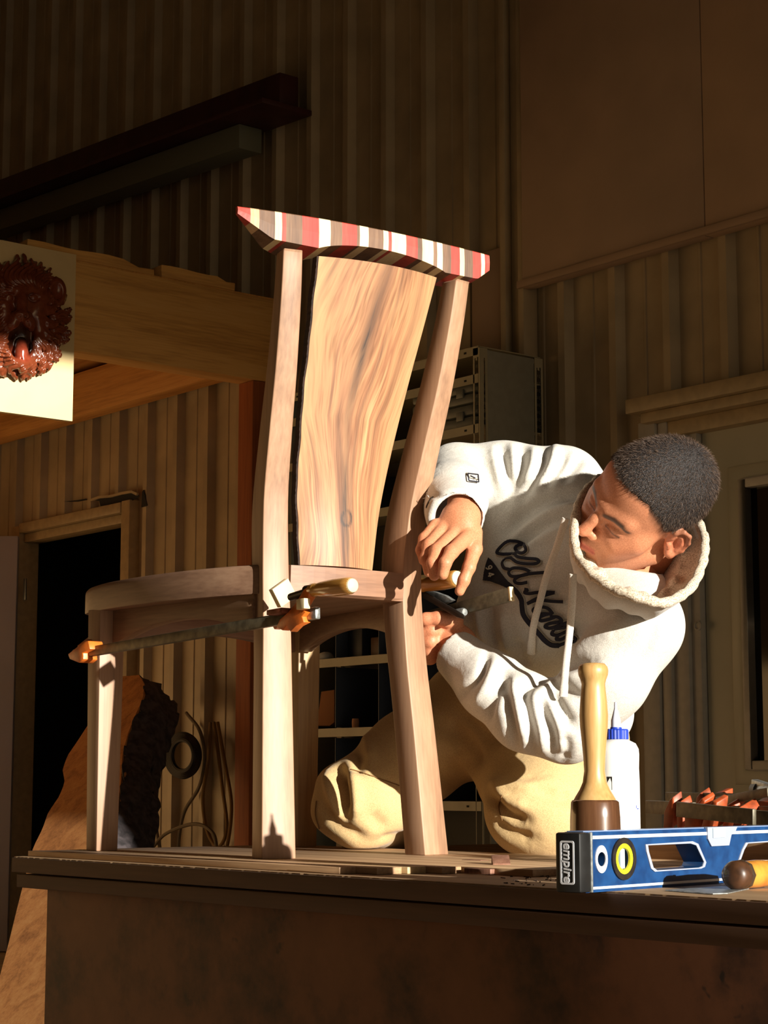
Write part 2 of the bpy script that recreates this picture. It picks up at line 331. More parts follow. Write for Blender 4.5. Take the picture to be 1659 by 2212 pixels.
# ================================================================== the work bench
ZB = .69; ZC = .70
M_bt = wood('bench_top', (120, 92, 66), (170, 136, 98), (194, 162, 122), 'X', .6, .7, 2., .8)
M_be = wood('bench_edge', (58, 38, 25), (88, 60, 40), (106, 76, 52), 'X', .6, .75, 2., .8)
def bench_panel():
    mt, n, l, b = newmat('bench_panel'); b.inputs['Roughness'].default_value = .7
    tc = n.new('ShaderNodeTexCoord')
    a = n.new('ShaderNodeTexNoise'); a.inputs['Scale'].default_value = 5; a.inputs['Detail'].default_value = 7; a.inputs['Roughness'].default_value = .65
    l.new(tc.outputs['Object'], a.inputs['Vector'])
    r = ramp(n, [(.34, (58, 34, 20)), (.5, (112, 68, 40)), (.72, (128, 80, 48))]); l.new(a.outputs['Fac'], r.inputs['Fac'])
    v = n.new('ShaderNodeTexVoronoi'); v.inputs['Scale'].default_value = 11; v.feature = 'F1'
    nz = n.new('ShaderNodeTexNoise'); nz.inputs['Scale'].default_value = 30; l.new(tc.outputs['Object'], nz.inputs['Vector'])
    ad = n.new('ShaderNodeMix'); ad.data_type = 'VECTOR'; ad.inputs[0].default_value = .12; l.new(tc.outputs['Object'], ad.inputs[4]); l.new(nz.outputs['Color'], ad.inputs[5]); l.new(ad.outputs[1], v.inputs['Vector'])
    r2 = ramp(n, [(.10, (1, 1, 1, 1)), (.20, (0, 0, 0, 1))]); l.new(v.outputs['Distance'], r2.inputs['Fac'])
    n3 = n.new('ShaderNodeTexNoise'); n3.inputs['Scale'].default_value = 2.2; l.new(tc.outputs['Object'], n3.inputs['Vector'])
    r3 = ramp(n, [(.5, (0, 0, 0, 1)), (.62, (1, 1, 1, 1))]); l.new(n3.outputs['Fac'], r3.inputs['Fac'])
    mu = n.new('ShaderNodeMath'); mu.operation = 'MULTIPLY'; l.new(r2.outputs['Color'], mu.inputs[0]); l.new(r3.outputs['Color'], mu.inputs[1])
    mx = n.new('ShaderNodeMix'); mx.data_type = 'RGBA'; l.new(mu.outputs[0], mx.inputs[0]); l.new(r.outputs['Color'], mx.inputs[6]); mx.inputs[7].default_value = srgb((40, 26, 18)); l.new(mx.outputs[2], b.inputs['Base Color'])
    return mt
BX0, BX1, BY0, BY1 = -3.13, -.2, 1.70, 3.05
bench = thing('workbench', (-1.7, 2.3, 0), 'large low plywood workbench carrying the chair and the kneeling person', 'workbench')
def ragged(x0, x1, y, z, amp):
    xs = np.linspace(x0, x1, 420); return [(x, y+amp*abs(rng.normal()), z) for x in xs]
top = MB(); fr = ragged(BX0, BX1, BY0, ZB, .0007)
poly = fr+[(BX1, BY1, ZB), (BX0, BY1, ZB)]; top.prism(poly, (0, 0, -.026)); part('top_sheet', top, M_bt, bench)
part('edge_shade_band', MB().box((BX0-.001, BY0-.004, ZB-.027), (BX1, BY0+.001, ZB-.0018)), M_be, bench, .001)  # dark band over the front edge, its shade put into the colour
part('second_sheet', MB().box((BX0+.003, BY0+.004, ZB-.054), (BX1, BY1-.004, ZB-.0305)), M_be, bench, .002)
part('front_panel', MB().box((BX0+.05, BY0+.04, .0), (BX1-.1, BY0+.06, ZB-.055)), bench_panel(), bench, .002)
part('end_panel', MB().box((BX0+.05, BY0+.061, .0), (BX0+.07, BY1-.05, ZB-.055)), MATS['bench_panel'], bench, .002)
part('back_panel', MB().box((BX0+.071, BY1-.07, .0), (BX1-.1, BY1-.05, ZB-.055)), MATS['bench_panel'], bench, .002)
# thin walnut strips laid along the front edge and the wide boards the chair stands on
M_strip = wood('strip_walnut', (132, 98, 72), (184, 148, 110), (212, 180, 140), 'X', .8, .6, 2.)
M_ply = wood('strip_maple', (170, 140, 96), (206, 176, 128), (226, 200, 156), 'X', .8, .6, 2.)
def strip(px_end, y0, y1, x0, mat, label, z=ZB, h=.010):
    x1 = PY(px_end, 0, y0)[0] if px_end > 0 else px_end
    g = MB(); g.box((x0, y0, z+.0003), (x1, y1, z+h)); solo('wood_strip', g, mat, ((x0+x1)/2, (y0+y1)/2, z), label, 'wood strip', 'thin strips laid along the front of the bench', bevel=.0008)
strip(739, 1.722, 1.752, -3.12, M_strip, 'thin walnut strip nearest the front edge of the bench, shortest of the row')
strip(815, 1.754, 1.800, -3.115, M_strip, 'thin strip second from the front edge of the bench')
strip(877, 1.803, 1.838, -3.12, M_ply, 'thin strip third from the front edge of the bench')
strip(947, 1.841, 1.878, -3.118, M_strip, 'thin strip fourth from the front edge, ending short of the offcuts')
for x0, x1, y0, y1, lb in ((-3.13, -1.98, 1.881, 1.985, 'wide walnut board under the chair, nearest of the three boards'), (-3.125, -1.86, 1.989, 2.14, 'middle wide walnut board under the chair seat'), (-3.12, -1.90, 2.144, 2.30, 'farthest wide walnut board, below the chair leg beside the person')):
    g = MB(); g.box((x0, y0, ZB+.0003), (x1, y1, ZC)); solo('wood_board', g, M_strip, ((x0+x1)/2, (y0+y1)/2, ZB), lb, 'board', 'boards under the chair', bevel=.0008)
# ================================================================== the chair
CO = np.array([-2.527, 1.995, ZC]); ca = math.radians(4.6)
CUu = np.array([-math.cos(ca), math.sin(ca), 0]); CV = np.array([math.sin(ca), math.cos(ca), 0])
def cw(u, v, z): return CO+CUu*u+CV*v+np.array([0, 0, z])
wal = ((106, 78, 60), (158, 122, 95), (184, 150, 120))
M_leg = wood('walnut_leg', *wal, 'Z', .9, .5, 2.2, .75)
M_lg2 = wood('walnut_pale_leg', (140, 108, 76), (188, 156, 114), (208, 180, 140), 'Z', .9, .5, 2.2, .8)
M_rail = wood('walnut_rail', (96, 66, 48), (150, 116, 88), (180, 146, 114), 'X', .9, .5, 2.5, .75)
M_raily = wood('walnut_rail_y', (96, 66, 50), (142, 104, 80), (168, 132, 104), 'Y', .9, .5, 2.5, .75)
M_seat = wood('walnut_seat', (88, 60, 46), (136, 104, 82), (166, 134, 108), 'X', .9, .5, 2.5, .75)
chair = thing('dining_chair', CO+[0, 0, 0]+CUu*.25, 'unfinished walnut high-back chair with a striped crest rail, standing on the bench', 'chair')
# back legs that run up into the back posts
prof = spline([(.002, .151, 0), (.022, .142, .2), (.040, .134, .36), (.050, .133, .478), (.042, .139, .58), (.012, .148, .69), (-.022, .157, .80), (-.050, .165, .91), (-.066, .1705, .995)], 40)
def ssize(z):
    w = np.interp(z, [0, .3, .48, .7, 1.0], [.058, .051, .046, .040, .033]); t = np.interp(z, [0, .3, .42, .55, .75, 1.0], [.047, .045, .050, .058, .048, .032]); return w, t
for s in (-1, 1):
    ra = -math.radians(11)*s
    rings = []
    for u, v, z in prof:
        w, t = ssize(z); cu_, su_ = math.cos(ra), math.sin(ra)
        z = min(z, .981)
        ring = []
        for a, b in ((-1, -1), (1, -1), (1, 1), (-1, 1)):
            du, dv = a*t/2, b*w/2
            # rotate so that the outer legs toe with the tapering seat
            ru, rv = du*cu_-dv*su_*1., du*su_+dv*cu_
            ring.append(cw(u+ru, s*v+rv, z))
        rings.append(ring)
    part('back_leg', MB().loft(rings), M_leg, chair, .003, ang=50)
for s in (-1, 1):
    rings = []
    for z in (0, .12, .26, .432):
        h = .021+.004*z/.43; rings.append([cw(.494+a*h, s*.211+b*h, z) for a, b in ((-1, -1), (1, -1), (1, 1), (-1, 1))])
    part('front_leg', MB().loft(rings), M_leg if s < 0 else M_lg2, chair, .002)
# crest rail of glued strips
CRU = -.085
def crest_hit(px, py):
    n_ = CUu; r_ = ray(px, py); q = CAM+r_*(((CO+CUu*CRU-CAM)@n_)/(r_@n_))-CO; return q@CV, q[2]
def crest_v(px): return crest_hit(px, 450+(px-512)*.24)[0]
def crest_top(v): q = (v+.027)/.254; return 1.0335+.008*(1-q*q)
def crest_bot(v):
    e = np.interp(v, [-.282, -.214, .201, .227], [1.022, .990, .987, 1.006])
    return e+.019*max(0, 1-((v-.003)/.128)**2)**.8
def crest_u(v): return CRU
M_red = wood('padauk_red', (146, 40, 32), (176, 58, 46), (192, 80, 62), 'Z', 1.2, .45, 1.5)
M_wst = wood('walnut_strip', (74, 52, 38), (108, 78, 56), (136, 104, 78), 'Z', 1.2, .5, 1.5)
M_cream = wood('maple_strip', (206, 182, 132), (224, 204, 160), (232, 214, 176), 'Z', 1.2, .45, 1.5)
M_tan = wood('tan_strip', (150, 116, 80), (196, 158, 118), (214, 180, 140), 'Z', 1.2, .5, 1.5)
seq = [(511, 'r'), (541, 't'), (560, 'w'), (594, 'c'), (609, 'r'), (618, 'w'), (653, 'r'), (689, 'c'), (714, 'w'), (739, 'r'), (771, 'w'), (777, 'c'), (796, 'w'), (828, 'c'), (839, 'r'), (846, 'c'), (877, 'r'), (902, 'w'), (912, 'c'), (936, 'w'), (944, 'c'), (956, 'w'), (974, 'r'), (993, 'c'), (1003, 'w'), (1021, 'r'), (1039, 'c'), (1047, 'r'), (1058, None)]
vs_ = [crest_v(p) for p, _ in seq]; vs_[0] = -.281; vs_[-1] = .227
cm = {'r': M_red, 'w': M_wst, 'c': M_cream, 't': M_tan}
for i in range(len(seq)-1):
    v0, v1 = vs_[i], vs_[i+1]; rings = []
    for v in np.linspace(v0, v1, 4):
        b, tp, ur = crest_bot(v), crest_top(v), crest_u(v); tk = min(1, max(.0, (v+.281)/.10), max(.0, (.227-v)/.05))
        rings.append([cw(ur, v, b), cw(ur-.001, v, (b+tp)/2), cw(ur, v, tp-.0015), cw(ur+.0015, v, tp), cw(ur+.006+.030*tk, v, tp+.001*tk), cw(ur+.006+.046*tk, v, b-.009*tk)])
    part('crest_strip', MB().loft(rings), cm[seq[i][1]], chair)
# splat
def splat_mat():
    mt, n, l, b = newmat('figured_splat'); b.inputs['Roughness'].default_value = .5
    at = n.new('ShaderNodeAttribute'); at.attribute_name = 'grain'
    a = n.new('ShaderNodeTexNoise'); a.inputs['Scale'].default_value = 46; a.inputs['Detail'].default_value = 5; a.inputs['Roughness'].default_value = .5; a.inputs['Distortion'].default_value = .5
    l.new(at.outputs['Vector'], a.inputs['Vector'])
    r = ramp(n, [(.28, (70, 50, 40)), (.38, (118, 82, 60)), (.46, (152, 108, 78)), (.55, (178, 132, 94)), (.64, (146, 100, 72)), (.74, (192, 150, 108))]); l.new(a.outputs['Fac'], r.inputs['Fac'])
    f2 = n.new('ShaderNodeTexNoise'); f2.inputs['Scale'].default_value = 330; f2.inputs['Detail'].default_value = 2; l.new(at.outputs['Vector'], f2.inputs['Vector'])
    r2 = ramp(n, [(.33, (168, 156, 148)), (.52, (255, 255, 255))]); l.new(f2.outputs['Fac'], r2.inputs['Fac'])
    mx = n.new('ShaderNodeMix'); mx.data_type = 'RGBA'; mx.blend_type = 'MULTIPLY'; mx.inputs[0].default_value = .5
    l.new(r.outputs['Color'], mx.inputs[6]); l.new(r2.outputs['Color'], mx.inputs[7])
    fi = n.new('ShaderNodeAttribute'); fi.attribute_name = 'figure'
    mu = n.new('ShaderNodeMath'); mu.operation = 'MULTIPLY_ADD'; mu.inputs[1].default_value = 2.0; mu.inputs[2].default_value = -.15; l.new(f2.outputs['Fac'], mu.inputs[0])
    mu2 = n.new('ShaderNodeMath'); mu2.operation = 'MULTIPLY'; mu2.use_clamp = True; l.new(mu.outputs[0], mu2.inputs[0]); l.new(fi.outputs['Fac'], mu2.inputs[1])
    mx3 = n.new('ShaderNodeMix'); mx3.data_type = 'RGBA'; l.new(mu2.outputs[0], mx3.inputs[0]); l.new(mx.outputs[2], mx3.inputs[6]); mx3.inputs[7].default_value = srgb((66, 54, 48))
    mx4 = n.new('ShaderNodeMix'); mx4.data_type = 'RGBA'; at2 = n.new('ShaderNodeAttribute'); at2.attribute_name = 'edge'
    l.new(at2.outputs['Fac'], mx4.inputs[0]); l.new(mx3.outputs[2], mx4.inputs[6]); mx4.inputs[7].default_value = srgb((204, 168, 122))
    l.new(mx4.outputs[2], b.inputs['Base Color']); return mt
SPU = spline([(.052, .48), (.046, .58), (.024, .68), (-.013, .80), (-.048, .90), (-.074, .976), (-.086, 1.01)], 400)
sp = MB(); NZ, NV = 120, 60; grid = []
figv, edgv, grv = [], [], []
for i in range(NZ+1):
    q = i/NZ; z = .482+q*(.979-.482); u = float(np.interp(z, SPU[:, 1], SPU[:, 0]))
    hw = .073+(.120-.073)*q**.95; row = []
    for j in range(NV+1):
        e = j/NV*2-1; wob = .0007*math.sin(z*43)+.0006*math.sin(z*97+1) if j in (0,) else 0
        row.append((u-.020*(1-e*e), e*hw-wob, z))
        path = float(np.interp(q, [0, .1, .3, .5, .75, 1], [.14, .10, -.05, -.20, -.10, .06])); sv = e-path
        fg = .95*math.exp(-(sv/(.05+.05*q))**2)*(.75+.25*math.sin(q*11))+.6*math.exp(-((sv+.16-.1*math.sin(q*7))/.035)**2)*max(0, math.sin(q*5+.4))+.45*math.exp(-((sv-.24+.12*math.sin(q*6))/.03)**2)
        gcoord = sv*hw*(1+.35*math.sin(q*4.2+1))+.006*math.sin(q*5+sv*3)+.0012*math.sin(q*23+5*sv); grv.append((gcoord, z*.045, .3))
        kx, kq = e-.05, q-.165; rr_ = math.hypot(kx*.078, kq*.36); fg = max(fg, 1.2*(math.exp(-((rr_-.009)/.0026)**2)+.6*math.exp(-(rr_/.0035)**2)))
        figv.append(min(1.2, max(0, fg))); edgv.append(.5*math.exp(-((1+e)/.20)**2)*float(np.interp(q, [.2, .5], [.3, 1]))+.35*math.exp(-((1-e)/.28)**2))
    grid.append(row)
vs2 = []; fs2 = []
for off in (0, .016):
    for row in grid:
        for (u, v, z) in row: vs2.append(cw(u+off, v, z))
N1 = (NZ+1)*(NV+1); ix = lambda k, i, j: k*N1+i*(NV+1)+j
for k in (0, 1):
    for i in range(NZ):
        for j in range(NV):
            q = (ix(k, i, j), ix(k, i, j+1), ix(k, i+1, j+1), ix(k, i+1, j)); fs2.append(q if k else q[::-1])
for i in range(NZ):
    for j, fl_ in ((0, 0), (NV, 1)):
        q = (ix(0, i, j), ix(0, i+1, j), ix(1, i+1, j), ix(1, i, j)); fs2.append(q if fl_ else q[::-1])
for j in range(NV):
    for i, fl_ in ((0, 1), (NZ, 0)):
        q = (ix(0, i, j), ix(0, i, j+1), ix(1, i, j+1), ix(1, i, j)); fs2.append(q if fl_ else q[::-1])
sp.add(vs2, fs2); me = sp.mesh('splat', wloc(chair), smooth=True)
for nm, dat in (('figure', figv+figv), ('edge', edgv+edgv)):
    at = me.attributes.new(nm, 'FLOAT', 'POINT'); at.data.foreach_set('value', np.array(dat[:len(me.vertices)], dtype=np.float32))
at = me.attributes.new('grain', 'FLOAT_VECTOR', 'POINT'); at.data.foreach_set('vector', np.array((grv+grv)[:len(me.vertices)], dtype=np.float32).ravel())
o = link('splat', me, splat_mat(), chair); o['label'] = 'wide figured walnut back splat with a small knot'
ed = MB(); ed.loft([[cw(g_[0][0]+.001, g_[0][1]-.0025-.001*abs(math.sin(i*1.3)), g_[0][2]), cw(g_[0][0]+.015, g_[0][1]-.0025, g_[0][2]), cw(g_[0][0]+.015, g_[0][1]+.0005, g_[0][2]), cw(g_[0][0]+.001, g_[0][1]+.0005, g_[0][2])] for i, g_ in enumerate(grid)])
part('live_edge', ed, plain('bark_edge', (52, 36, 28), .9, noise=.4, nscale=80), chair)
# seat with rounded sides
half = spline([(.045, .158), (.12, .190), (.22, .217), (.34, .234), (.46, .237), (.545, .228), (.585, .195), (.60, .10), (.603, 0)], 40)
outl = [(u, -v) for u, v in half]+[(u, v) for u, v in half[::-1]]
def inset(k, du): return [(.32+(u-.32)*(1-k)+du, v*(1-k)) for u, v in outl]
st = MB(); zz = [(.30, .4286), (.003, .4286), (0, .4305), (0, .468), (.003, .4735), (.012, .4765), (.05, .4785), (.3, .479)]
st.loft([[cw(u, v, z-(.010*max(0, (u-.42)/.18)**2 if z > .45 else 0)) for u, v in inset(k, 0)] for k, z in zz])
part('seat', st, M_seat, chair, smooth=True, ang=38)
# rear rail between the posts
rr = MB(); rr.loft([[cw(.018, v, .428), cw(.018-.010*(1-(v/.12)**2), v, .432), cw(.016-.010*(1-(v/.12)**2), v, .476), cw(.046, v, .480), cw(.046, v, .428)] for v in np.linspace(-.114, .114, 12)])
part('rear_rail', rr, M_raily, chair, smooth=False)
# aprons with arched lower edge
def apron(a, b, thick, hz, arch, nm, mat):
    a, b = np.array(a), np.array(b); nrm = np.array([-(b-a)[1], (b-a)[0]]); nrm = nrm/np.linalg.norm(nrm)*thick/2; rings = []
    for q in np.linspace(0, 1, 25):
        c = a+(b-a)*q; zb = .428-hz+arch*math.sin(math.pi*min(1, max(0, (q-.06)/.88)))**.7
        rings.append([cw(*(c-nrm), zb), cw(*(c+nrm), zb), cw(*(c+nrm), .429), cw(*(c-nrm), .429)])
    part(nm, MB().loft(rings), mat, chair, .0015)
apron((.06, -.150), (.475, -.200), .022, .058, .030, 'side_apron', M_rail)
apron((.06, .150), (.475, .200), .022, .058, .030, 'side_apron', M_rail)
apron((.494, -.19), (.494, .19), .022, .058, .025, 'front_apron', M_raily)
# ================================================================== smooth-solid sculpting on a grid
class SDF:
    def __init__(s, lo, hi, h):
        s.h = h; s.lo = np.asarray(lo, float); n = np.ceil((np.asarray(hi)-s.lo)/h).astype(int)+1
        s.ax = [s.lo[i]+h*np.arange(n[i]) for i in range(3)]; s.D = np.full(n, 1., np.float32)
    def sub(s, lo, hi):
        sl = tuple(slice(max(0, int((lo[i]-s.lo[i])/s.h)), max(0, min(len(s.ax[i]), int((hi[i]-s.lo[i])/s.h)+2))) for i in range(3))
        g = np.meshgrid(*[s.ax[i][sl[i]] for i in range(3)], indexing='ij', sparse=True); return sl, g
    def put(s, sl, d, k, op):
        a = s.D[sl]
        if a.size == 0: return
        if op == 'sub': d = -d; s.D[sl] = -s.smin(-a, -d, k) if k > 0 else np.maximum(a, d); return
        s.D[sl] = s.smin(a, d, k) if k > 0 else np.minimum(a, d)
    @staticmethod
    def smin(a, b, k):
        h = np.clip(.5+.5*(b-a)/k, 0, 1); return (b+(a-b)*h-k*h*(1-h)).astype(np.float32)
    def cone(s, a, ra, b, rb, k=.02, op='add'):
        a, b = np.asarray(a, float), np.asarray(b, float); R = max(ra, rb)+max(k, .01)+.012
        sl, g = s.sub(np.minimum(a, b)-R, np.maximum(a, b)+R); ba = b-a; L = max(ba@ba, 1e-12)
        t = np.clip(sum((g[i]-a[i])*ba[i] for i in range(3))/L, 0, 1)
        d = np.sqrt(sum((g[i]-a[i]-ba[i]*t)**2 for i in range(3)))-(ra+(rb-ra)*t); s.put(sl, d, k, op)
    def chain(s, pts, k=.01, op='add'):
        for i in range(len(pts)-1): s.cone(pts[i][0], pts[i][1], pts[i+1][0], pts[i+1][1], k, op)
    def ell(s, c, axes, r, k=.02, op='add'):       # axes: 3 unit vectors (rows), r radii
        c = np.asarray(c, float); A = np.asarray(axes, float); r = np.asarray(r, float); R = r.max()+max(k, .01)+.012
        sl, g = s.sub(c-R, c+R); q = [g[i]-c[i] for i in range(3)]
        e = [sum(A[j][i]*q[i] for i in range(3)) for j in range(3)]
        k0 = np.sqrt(sum((e[j]/r[j])**2 for j in range(3))); k1 = np.sqrt(sum((e[j]/r[j]**2)**2 for j in range(3)))+1e-9
        s.put(sl, k0*(k0-1)/k1, k, op)
    def surface(s):
        D = s.D; S = D < 0; n = np.array(D.shape)
        c = np.zeros(n-1, np.uint8)
        for i in (0, 1):
            for j in (0, 1):
                for k in (0, 1): c += S[i:n[0]-1+i, j:n[1]-1+j, k:n[2]-1+k]
        act = (c > 0) & (c < 8); I = np.argwhere(act); idx = -np.ones(n-1, np.int64); idx[act] = np.arange(len(I))
        acc = np.zeros((len(I), 3)); cnt = np.zeros(len(I)); cor = [np.array(x) for x in np.ndindex(2, 2, 2)]
        for A in cor:
            for ax in range(3):
                if A[ax]: continue
                B = A.copy(); B[ax] = 1; a = D[tuple((I+A).T)]; b = D[tuple((I+B).T)]; m_ = (a < 0) != (b < 0)
                t = np.where(m_, a/np.where(m_, a-b, 1), 0); P = A+0.*I; P[:, ax] = t; acc[m_] += P[m_]; cnt[m_] += 1
        V = s.lo+(I+acc/cnt[:, None])*s.h; F_ = []
        for ax in range(3):
            o1, o2 = (ax+1) % 3, (ax+2) % 3
            sa = [slice(None)]*3; sb = [slice(None)]*3; sa[ax] = slice(0, n[ax]-1); sb[ax] = slice(1, n[ax])
            ch = S[tuple(sa)] != S[tuple(sb)]; E_ = np.argwhere(ch)
            ok = (E_[:, o1] > 0) & (E_[:, o2] > 0) & (E_[:, o1] < n[o1]-1) & (E_[:, o2] < n[o2]-1); E_ = E_[ok]
            q = []
            for d1, d2 in ((-1, -1), (0, -1), (0, 0), (-1, 0)):
                C_ = E_.copy(); C_[:, o1] += d1; C_[:, o2] += d2; q.append(idx[tuple(C_.T)])
            q = np.stack(q, 1); fl_ = ~S[tuple(E_.T)]; q[fl_] = q[fl_][:, ::-1]; F_.append(q)
        F_ = np.vstack(F_); F_ = F_[(F_ >= 0).all(1)]; return V, F_
def vnormals(V, Fq):
    n = np.cross(V[Fq[:, 2]]-V[Fq[:, 0]], V[Fq[:, 3]]-V[Fq[:, 1]]); N = np.zeros_like(V)
    for i in range(4): np.add.at(N, Fq[:, i], n)
    return N/(np.linalg.norm(N, axis=1)[:, None]+1e-12)
def relax(V, Fq, it=2, lam=.5):
    e = np.vstack([Fq[:, [0, 1]], Fq[:, [1, 2]], Fq[:, [2, 3]], Fq[:, [3, 0]]])
    for _ in range(it):
        A = np.zeros_like(V); c = np.zeros(len(V)); np.add.at(A, e[:, 0], V[e[:, 1]]); np.add.at(c, e[:, 0], 1); np.add.at(A, e[:, 1], V[e[:, 0]]); np.add.at(c, e[:, 1], 1)
        V = V+lam*(A/np.maximum(c, 1)[:, None]-V)
    return V
def qmesh(name, V, Fq, org=(0, 0, 0), cols=None):
    me = bpy.data.meshes.new(name); V = V-np.asarray(org); me.vertices.add(len(V)); me.vertices.foreach_set('co', V.astype(np.float32).ravel())
    me.loops.add(Fq.size); me.loops.foreach_set('vertex_index', Fq.astype(np.int32).ravel()); me.polygons.add(len(Fq))
    me.polygons.foreach_set('loop_start', np.arange(0, Fq.size, 4, dtype=np.int32)); me.polygons.foreach_set('use_smooth', np.ones(len(Fq), bool))
    me.update(calc_edges=True); me.validate()
    if cols is not None:
        a = me.color_attributes.new('tone', 'FLOAT_COLOR', 'POINT'); a.data.foreach_set('color', cols.astype(np.float32).ravel())
    return me
def bvh(V, Fq): return BVHTree.FromPolygons([tuple(v) for v in V], [tuple(int(i) for i in f) for f in Fq])
def cast(tree, px, py):
    r = ray(px, py); h = tree.ray_cast(Vector(CAM), Vector(r/np.linalg.norm(r)), 30)
    return (None, None) if h[0] is None else (np.array(h[0]), np.array(h[1]))
def rm(px, d): return px*d/4211.
def pp(x, y, d, r): return (PD(x, y, d), rm(r, d))
def segdist(V, a, b):
    ab = b-a; t = np.clip((V-a)@ab/max(ab@ab, 1e-12), 0, 1); return np.linalg.norm(V-a-t[:, None]*ab, axis=1), t
def folds(V, Fq, fl_, tree=None):
    N = vnormals(V, Fq); tree = tree or bvh(V, Fq); disp = np.zeros(len(V))
    for pts, amp, sig in fl_:
        P = [cast(tree, *p)[0] for p in spline(pts, max(4, 4*(len(pts)-1)))]; P = [p for p in P if p is not None]
        if len(P) < 2: continue
        P = np.array(P); keep = [0]
        for i in range(1, len(P)):
            if np.linalg.norm(P[i]-P[keep[-1]]) < .08: keep.append(i)
        P = P[keep]
        if len(P) < 2: continue
        c = P.mean(0); rad = np.linalg.norm(P-c, axis=1).max()+4*sig; near = np.where(np.linalg.norm(V-c, axis=1) < rad)[0]
        best = np.full(len(near), 9.); tt = np.zeros(len(near)); m_ = len(P)-1
        for i in range(m_):
            d, t = segdist(V[near], P[i], P[i+1]); u = d < best; best[u] = d[u]; tt[u] = (i+t[u])/m_
        prof_ = amp*np.exp(-(best/sig)**2)*np.clip(np.sin(np.pi*np.clip(.08+tt*.84, 0, 1))*1.6, 0, 1)
        disp[near] += prof_
    return V+N*disp[:, None]
# ================================================================== the kneeling person
def cloth(name, c, c2, bs=900, bump=.35, rough=.95):
    mt, n, l, b = newmat(name); b.inputs['Roughness'].default_value = rough; b.inputs['Specular IOR Level'].default_value = .15
    b.inputs['Sheen Weight'].default_value = .1
    tc = n.new('ShaderNodeTexCoord'); a = n.new('ShaderNodeTexNoise'); a.inputs['Scale'].default_value = bs; a.inputs['Detail'].default_value = 3; l.new(tc.outputs['Object'], a.inputs['Vector'])
    r = ramp(n, [(.35, c2), (.6, c)]); l.new(a.outputs['Fac'], r.inputs['Fac']); l.new(r.outputs['Color'], b.inputs['Base Color'])
    w = n.new('ShaderNodeTexNoise'); w.inputs['Scale'].default_value = 55; w.inputs['Detail'].default_value = 5; w.inputs['Distortion'].default_value = .6; l.new(tc.outputs['Object'], w.inputs['Vector'])
    b1 = n.new('ShaderNodeBump'); b1.inputs['Strength'].default_value = bump; b1.inputs['Distance'].default_value = .004; l.new(w.outputs['Fac'], b1.inputs['Height'])
    b2 = n.new('ShaderNodeBump'); b2.inputs['Strength'].default_value = .25; b2.inputs['Distance'].default_value = .0008; l.new(a.outputs['Fac'], b2.inputs['Height']); l.new(b1.outputs['Normal'], b2.inputs['Normal'])
    l.new(b2.outputs['Normal'], b.inputs['Normal']); return mt
def tone_mat(name, rough, sss=.0, bump=.1, bs=300, spec=.4):
    mt, n, l, b = newmat(name); at = n.new('ShaderNodeAttribute'); at.attribute_name = 'tone'
    tc = n.new('ShaderNodeTexCoord'); a = n.new('ShaderNodeTexNoise'); a.inputs['Scale'].default_value = bs; a.inputs['Detail'].default_value = 3; l.new(tc.outputs['Object'], a.inputs['Vector'])
    r = ramp(n, [(.3, (225, 215, 210)), (.7, (255, 255, 255))]); l.new(a.outputs['Fac'], r.inputs['Fac'])
    mx = n.new('ShaderNodeMix'); mx.data_type = 'RGBA'; mx.blend_type = 'MULTIPLY'; mx.inputs[0].default_value = 1; l.new(at.outputs['Color'], mx.inputs[6]); l.new(r.outputs['Color'], mx.inputs[7])
    l.new(mx.outputs[2], b.inputs['Base Color']); b.inputs['Roughness'].default_value = rough; b.inputs['Specular IOR Level'].default_value = spec
    if sss: b.inputs['Subsurface Weight'].default_value = sss; b.inputs['Subsurface Radius'].default_value = (.012, .005, .003); b.inputs['Subsurface Scale'].default_value = .5
    bp = n.new('ShaderNodeBump'); bp.inputs['Strength'].default_value = bump; bp.inputs['Distance'].default_value = .001; l.new(a.outputs['Fac'], bp.inputs['Height']); l.new(bp.outputs['Normal'], b.inputs['Normal']); return mt
M_skin = tone_mat('skin', .5, .08, .12, 420)
M_hood = cloth('hoodie_fleece', (216, 212, 204), (180, 175, 166))
M_lining = cloth('hood_lining', (222, 208, 186), (150, 132, 110), 420, .6)
M_pants = cloth('tan_canvas', (204, 176, 128), (180, 150, 106), 700, .3)
M_navy = plain('navy_felt', (30, 28, 44), .9, noise=.25, nscale=300)
M_trimw = plain('cream_stitch', (200, 192, 176), .9)
M_cord = cloth('hood_cord', (236, 230, 220), (206, 198, 186), 900, .2)
man = thing('person', PZ(1000, 1836, ZB), 'person in a pale grey hoodie and tan trousers kneeling on the bench, tightening a clamp', 'person')
MO = wloc(man)
# ---------------- head, in its own axes (x to the left ear, y to the nose, z to the crown)
HDC = PD(1389, 1100, 3.27); tw = -ray(1389, 1100); tw /= np.linalg.norm(tw); ri = np.cross(UPV, tw); ri /= np.linalg.norm(ri); ui = np.cross(tw, ri)
def imv(a): return ri*a[0]+ui*a[1]+tw*a[2]
HL, HF, HU = imv((.521, -.725, .451)), imv((-.781, -.191, .595)), imv((.345, .662, .665))
HR = np.array([HL, HF, HU]); HS = 1.02
def hp_(x, y, z): return HDC+HS*(HL*x+HF*y+HU*z)
hs = SDF((-.125, -.15, -.19), (.125, .16, .17), .0021)
I3 = np.eye(3)
hs.ell((0, -.018, .052), I3, (.077, .098, .083), .02)
hs.ell((0, .032, .050), I3, (.066, .058, .066), .03)
hs.ell((0, .040, -.018), I3, (.060, .058, .080), .03)
hs.ell((0, .036, -.068), I3, (.052, .056, .038), .03)
hs.cone((0, .080, -.098), .017, (0, .076, -.086), .022, .02)
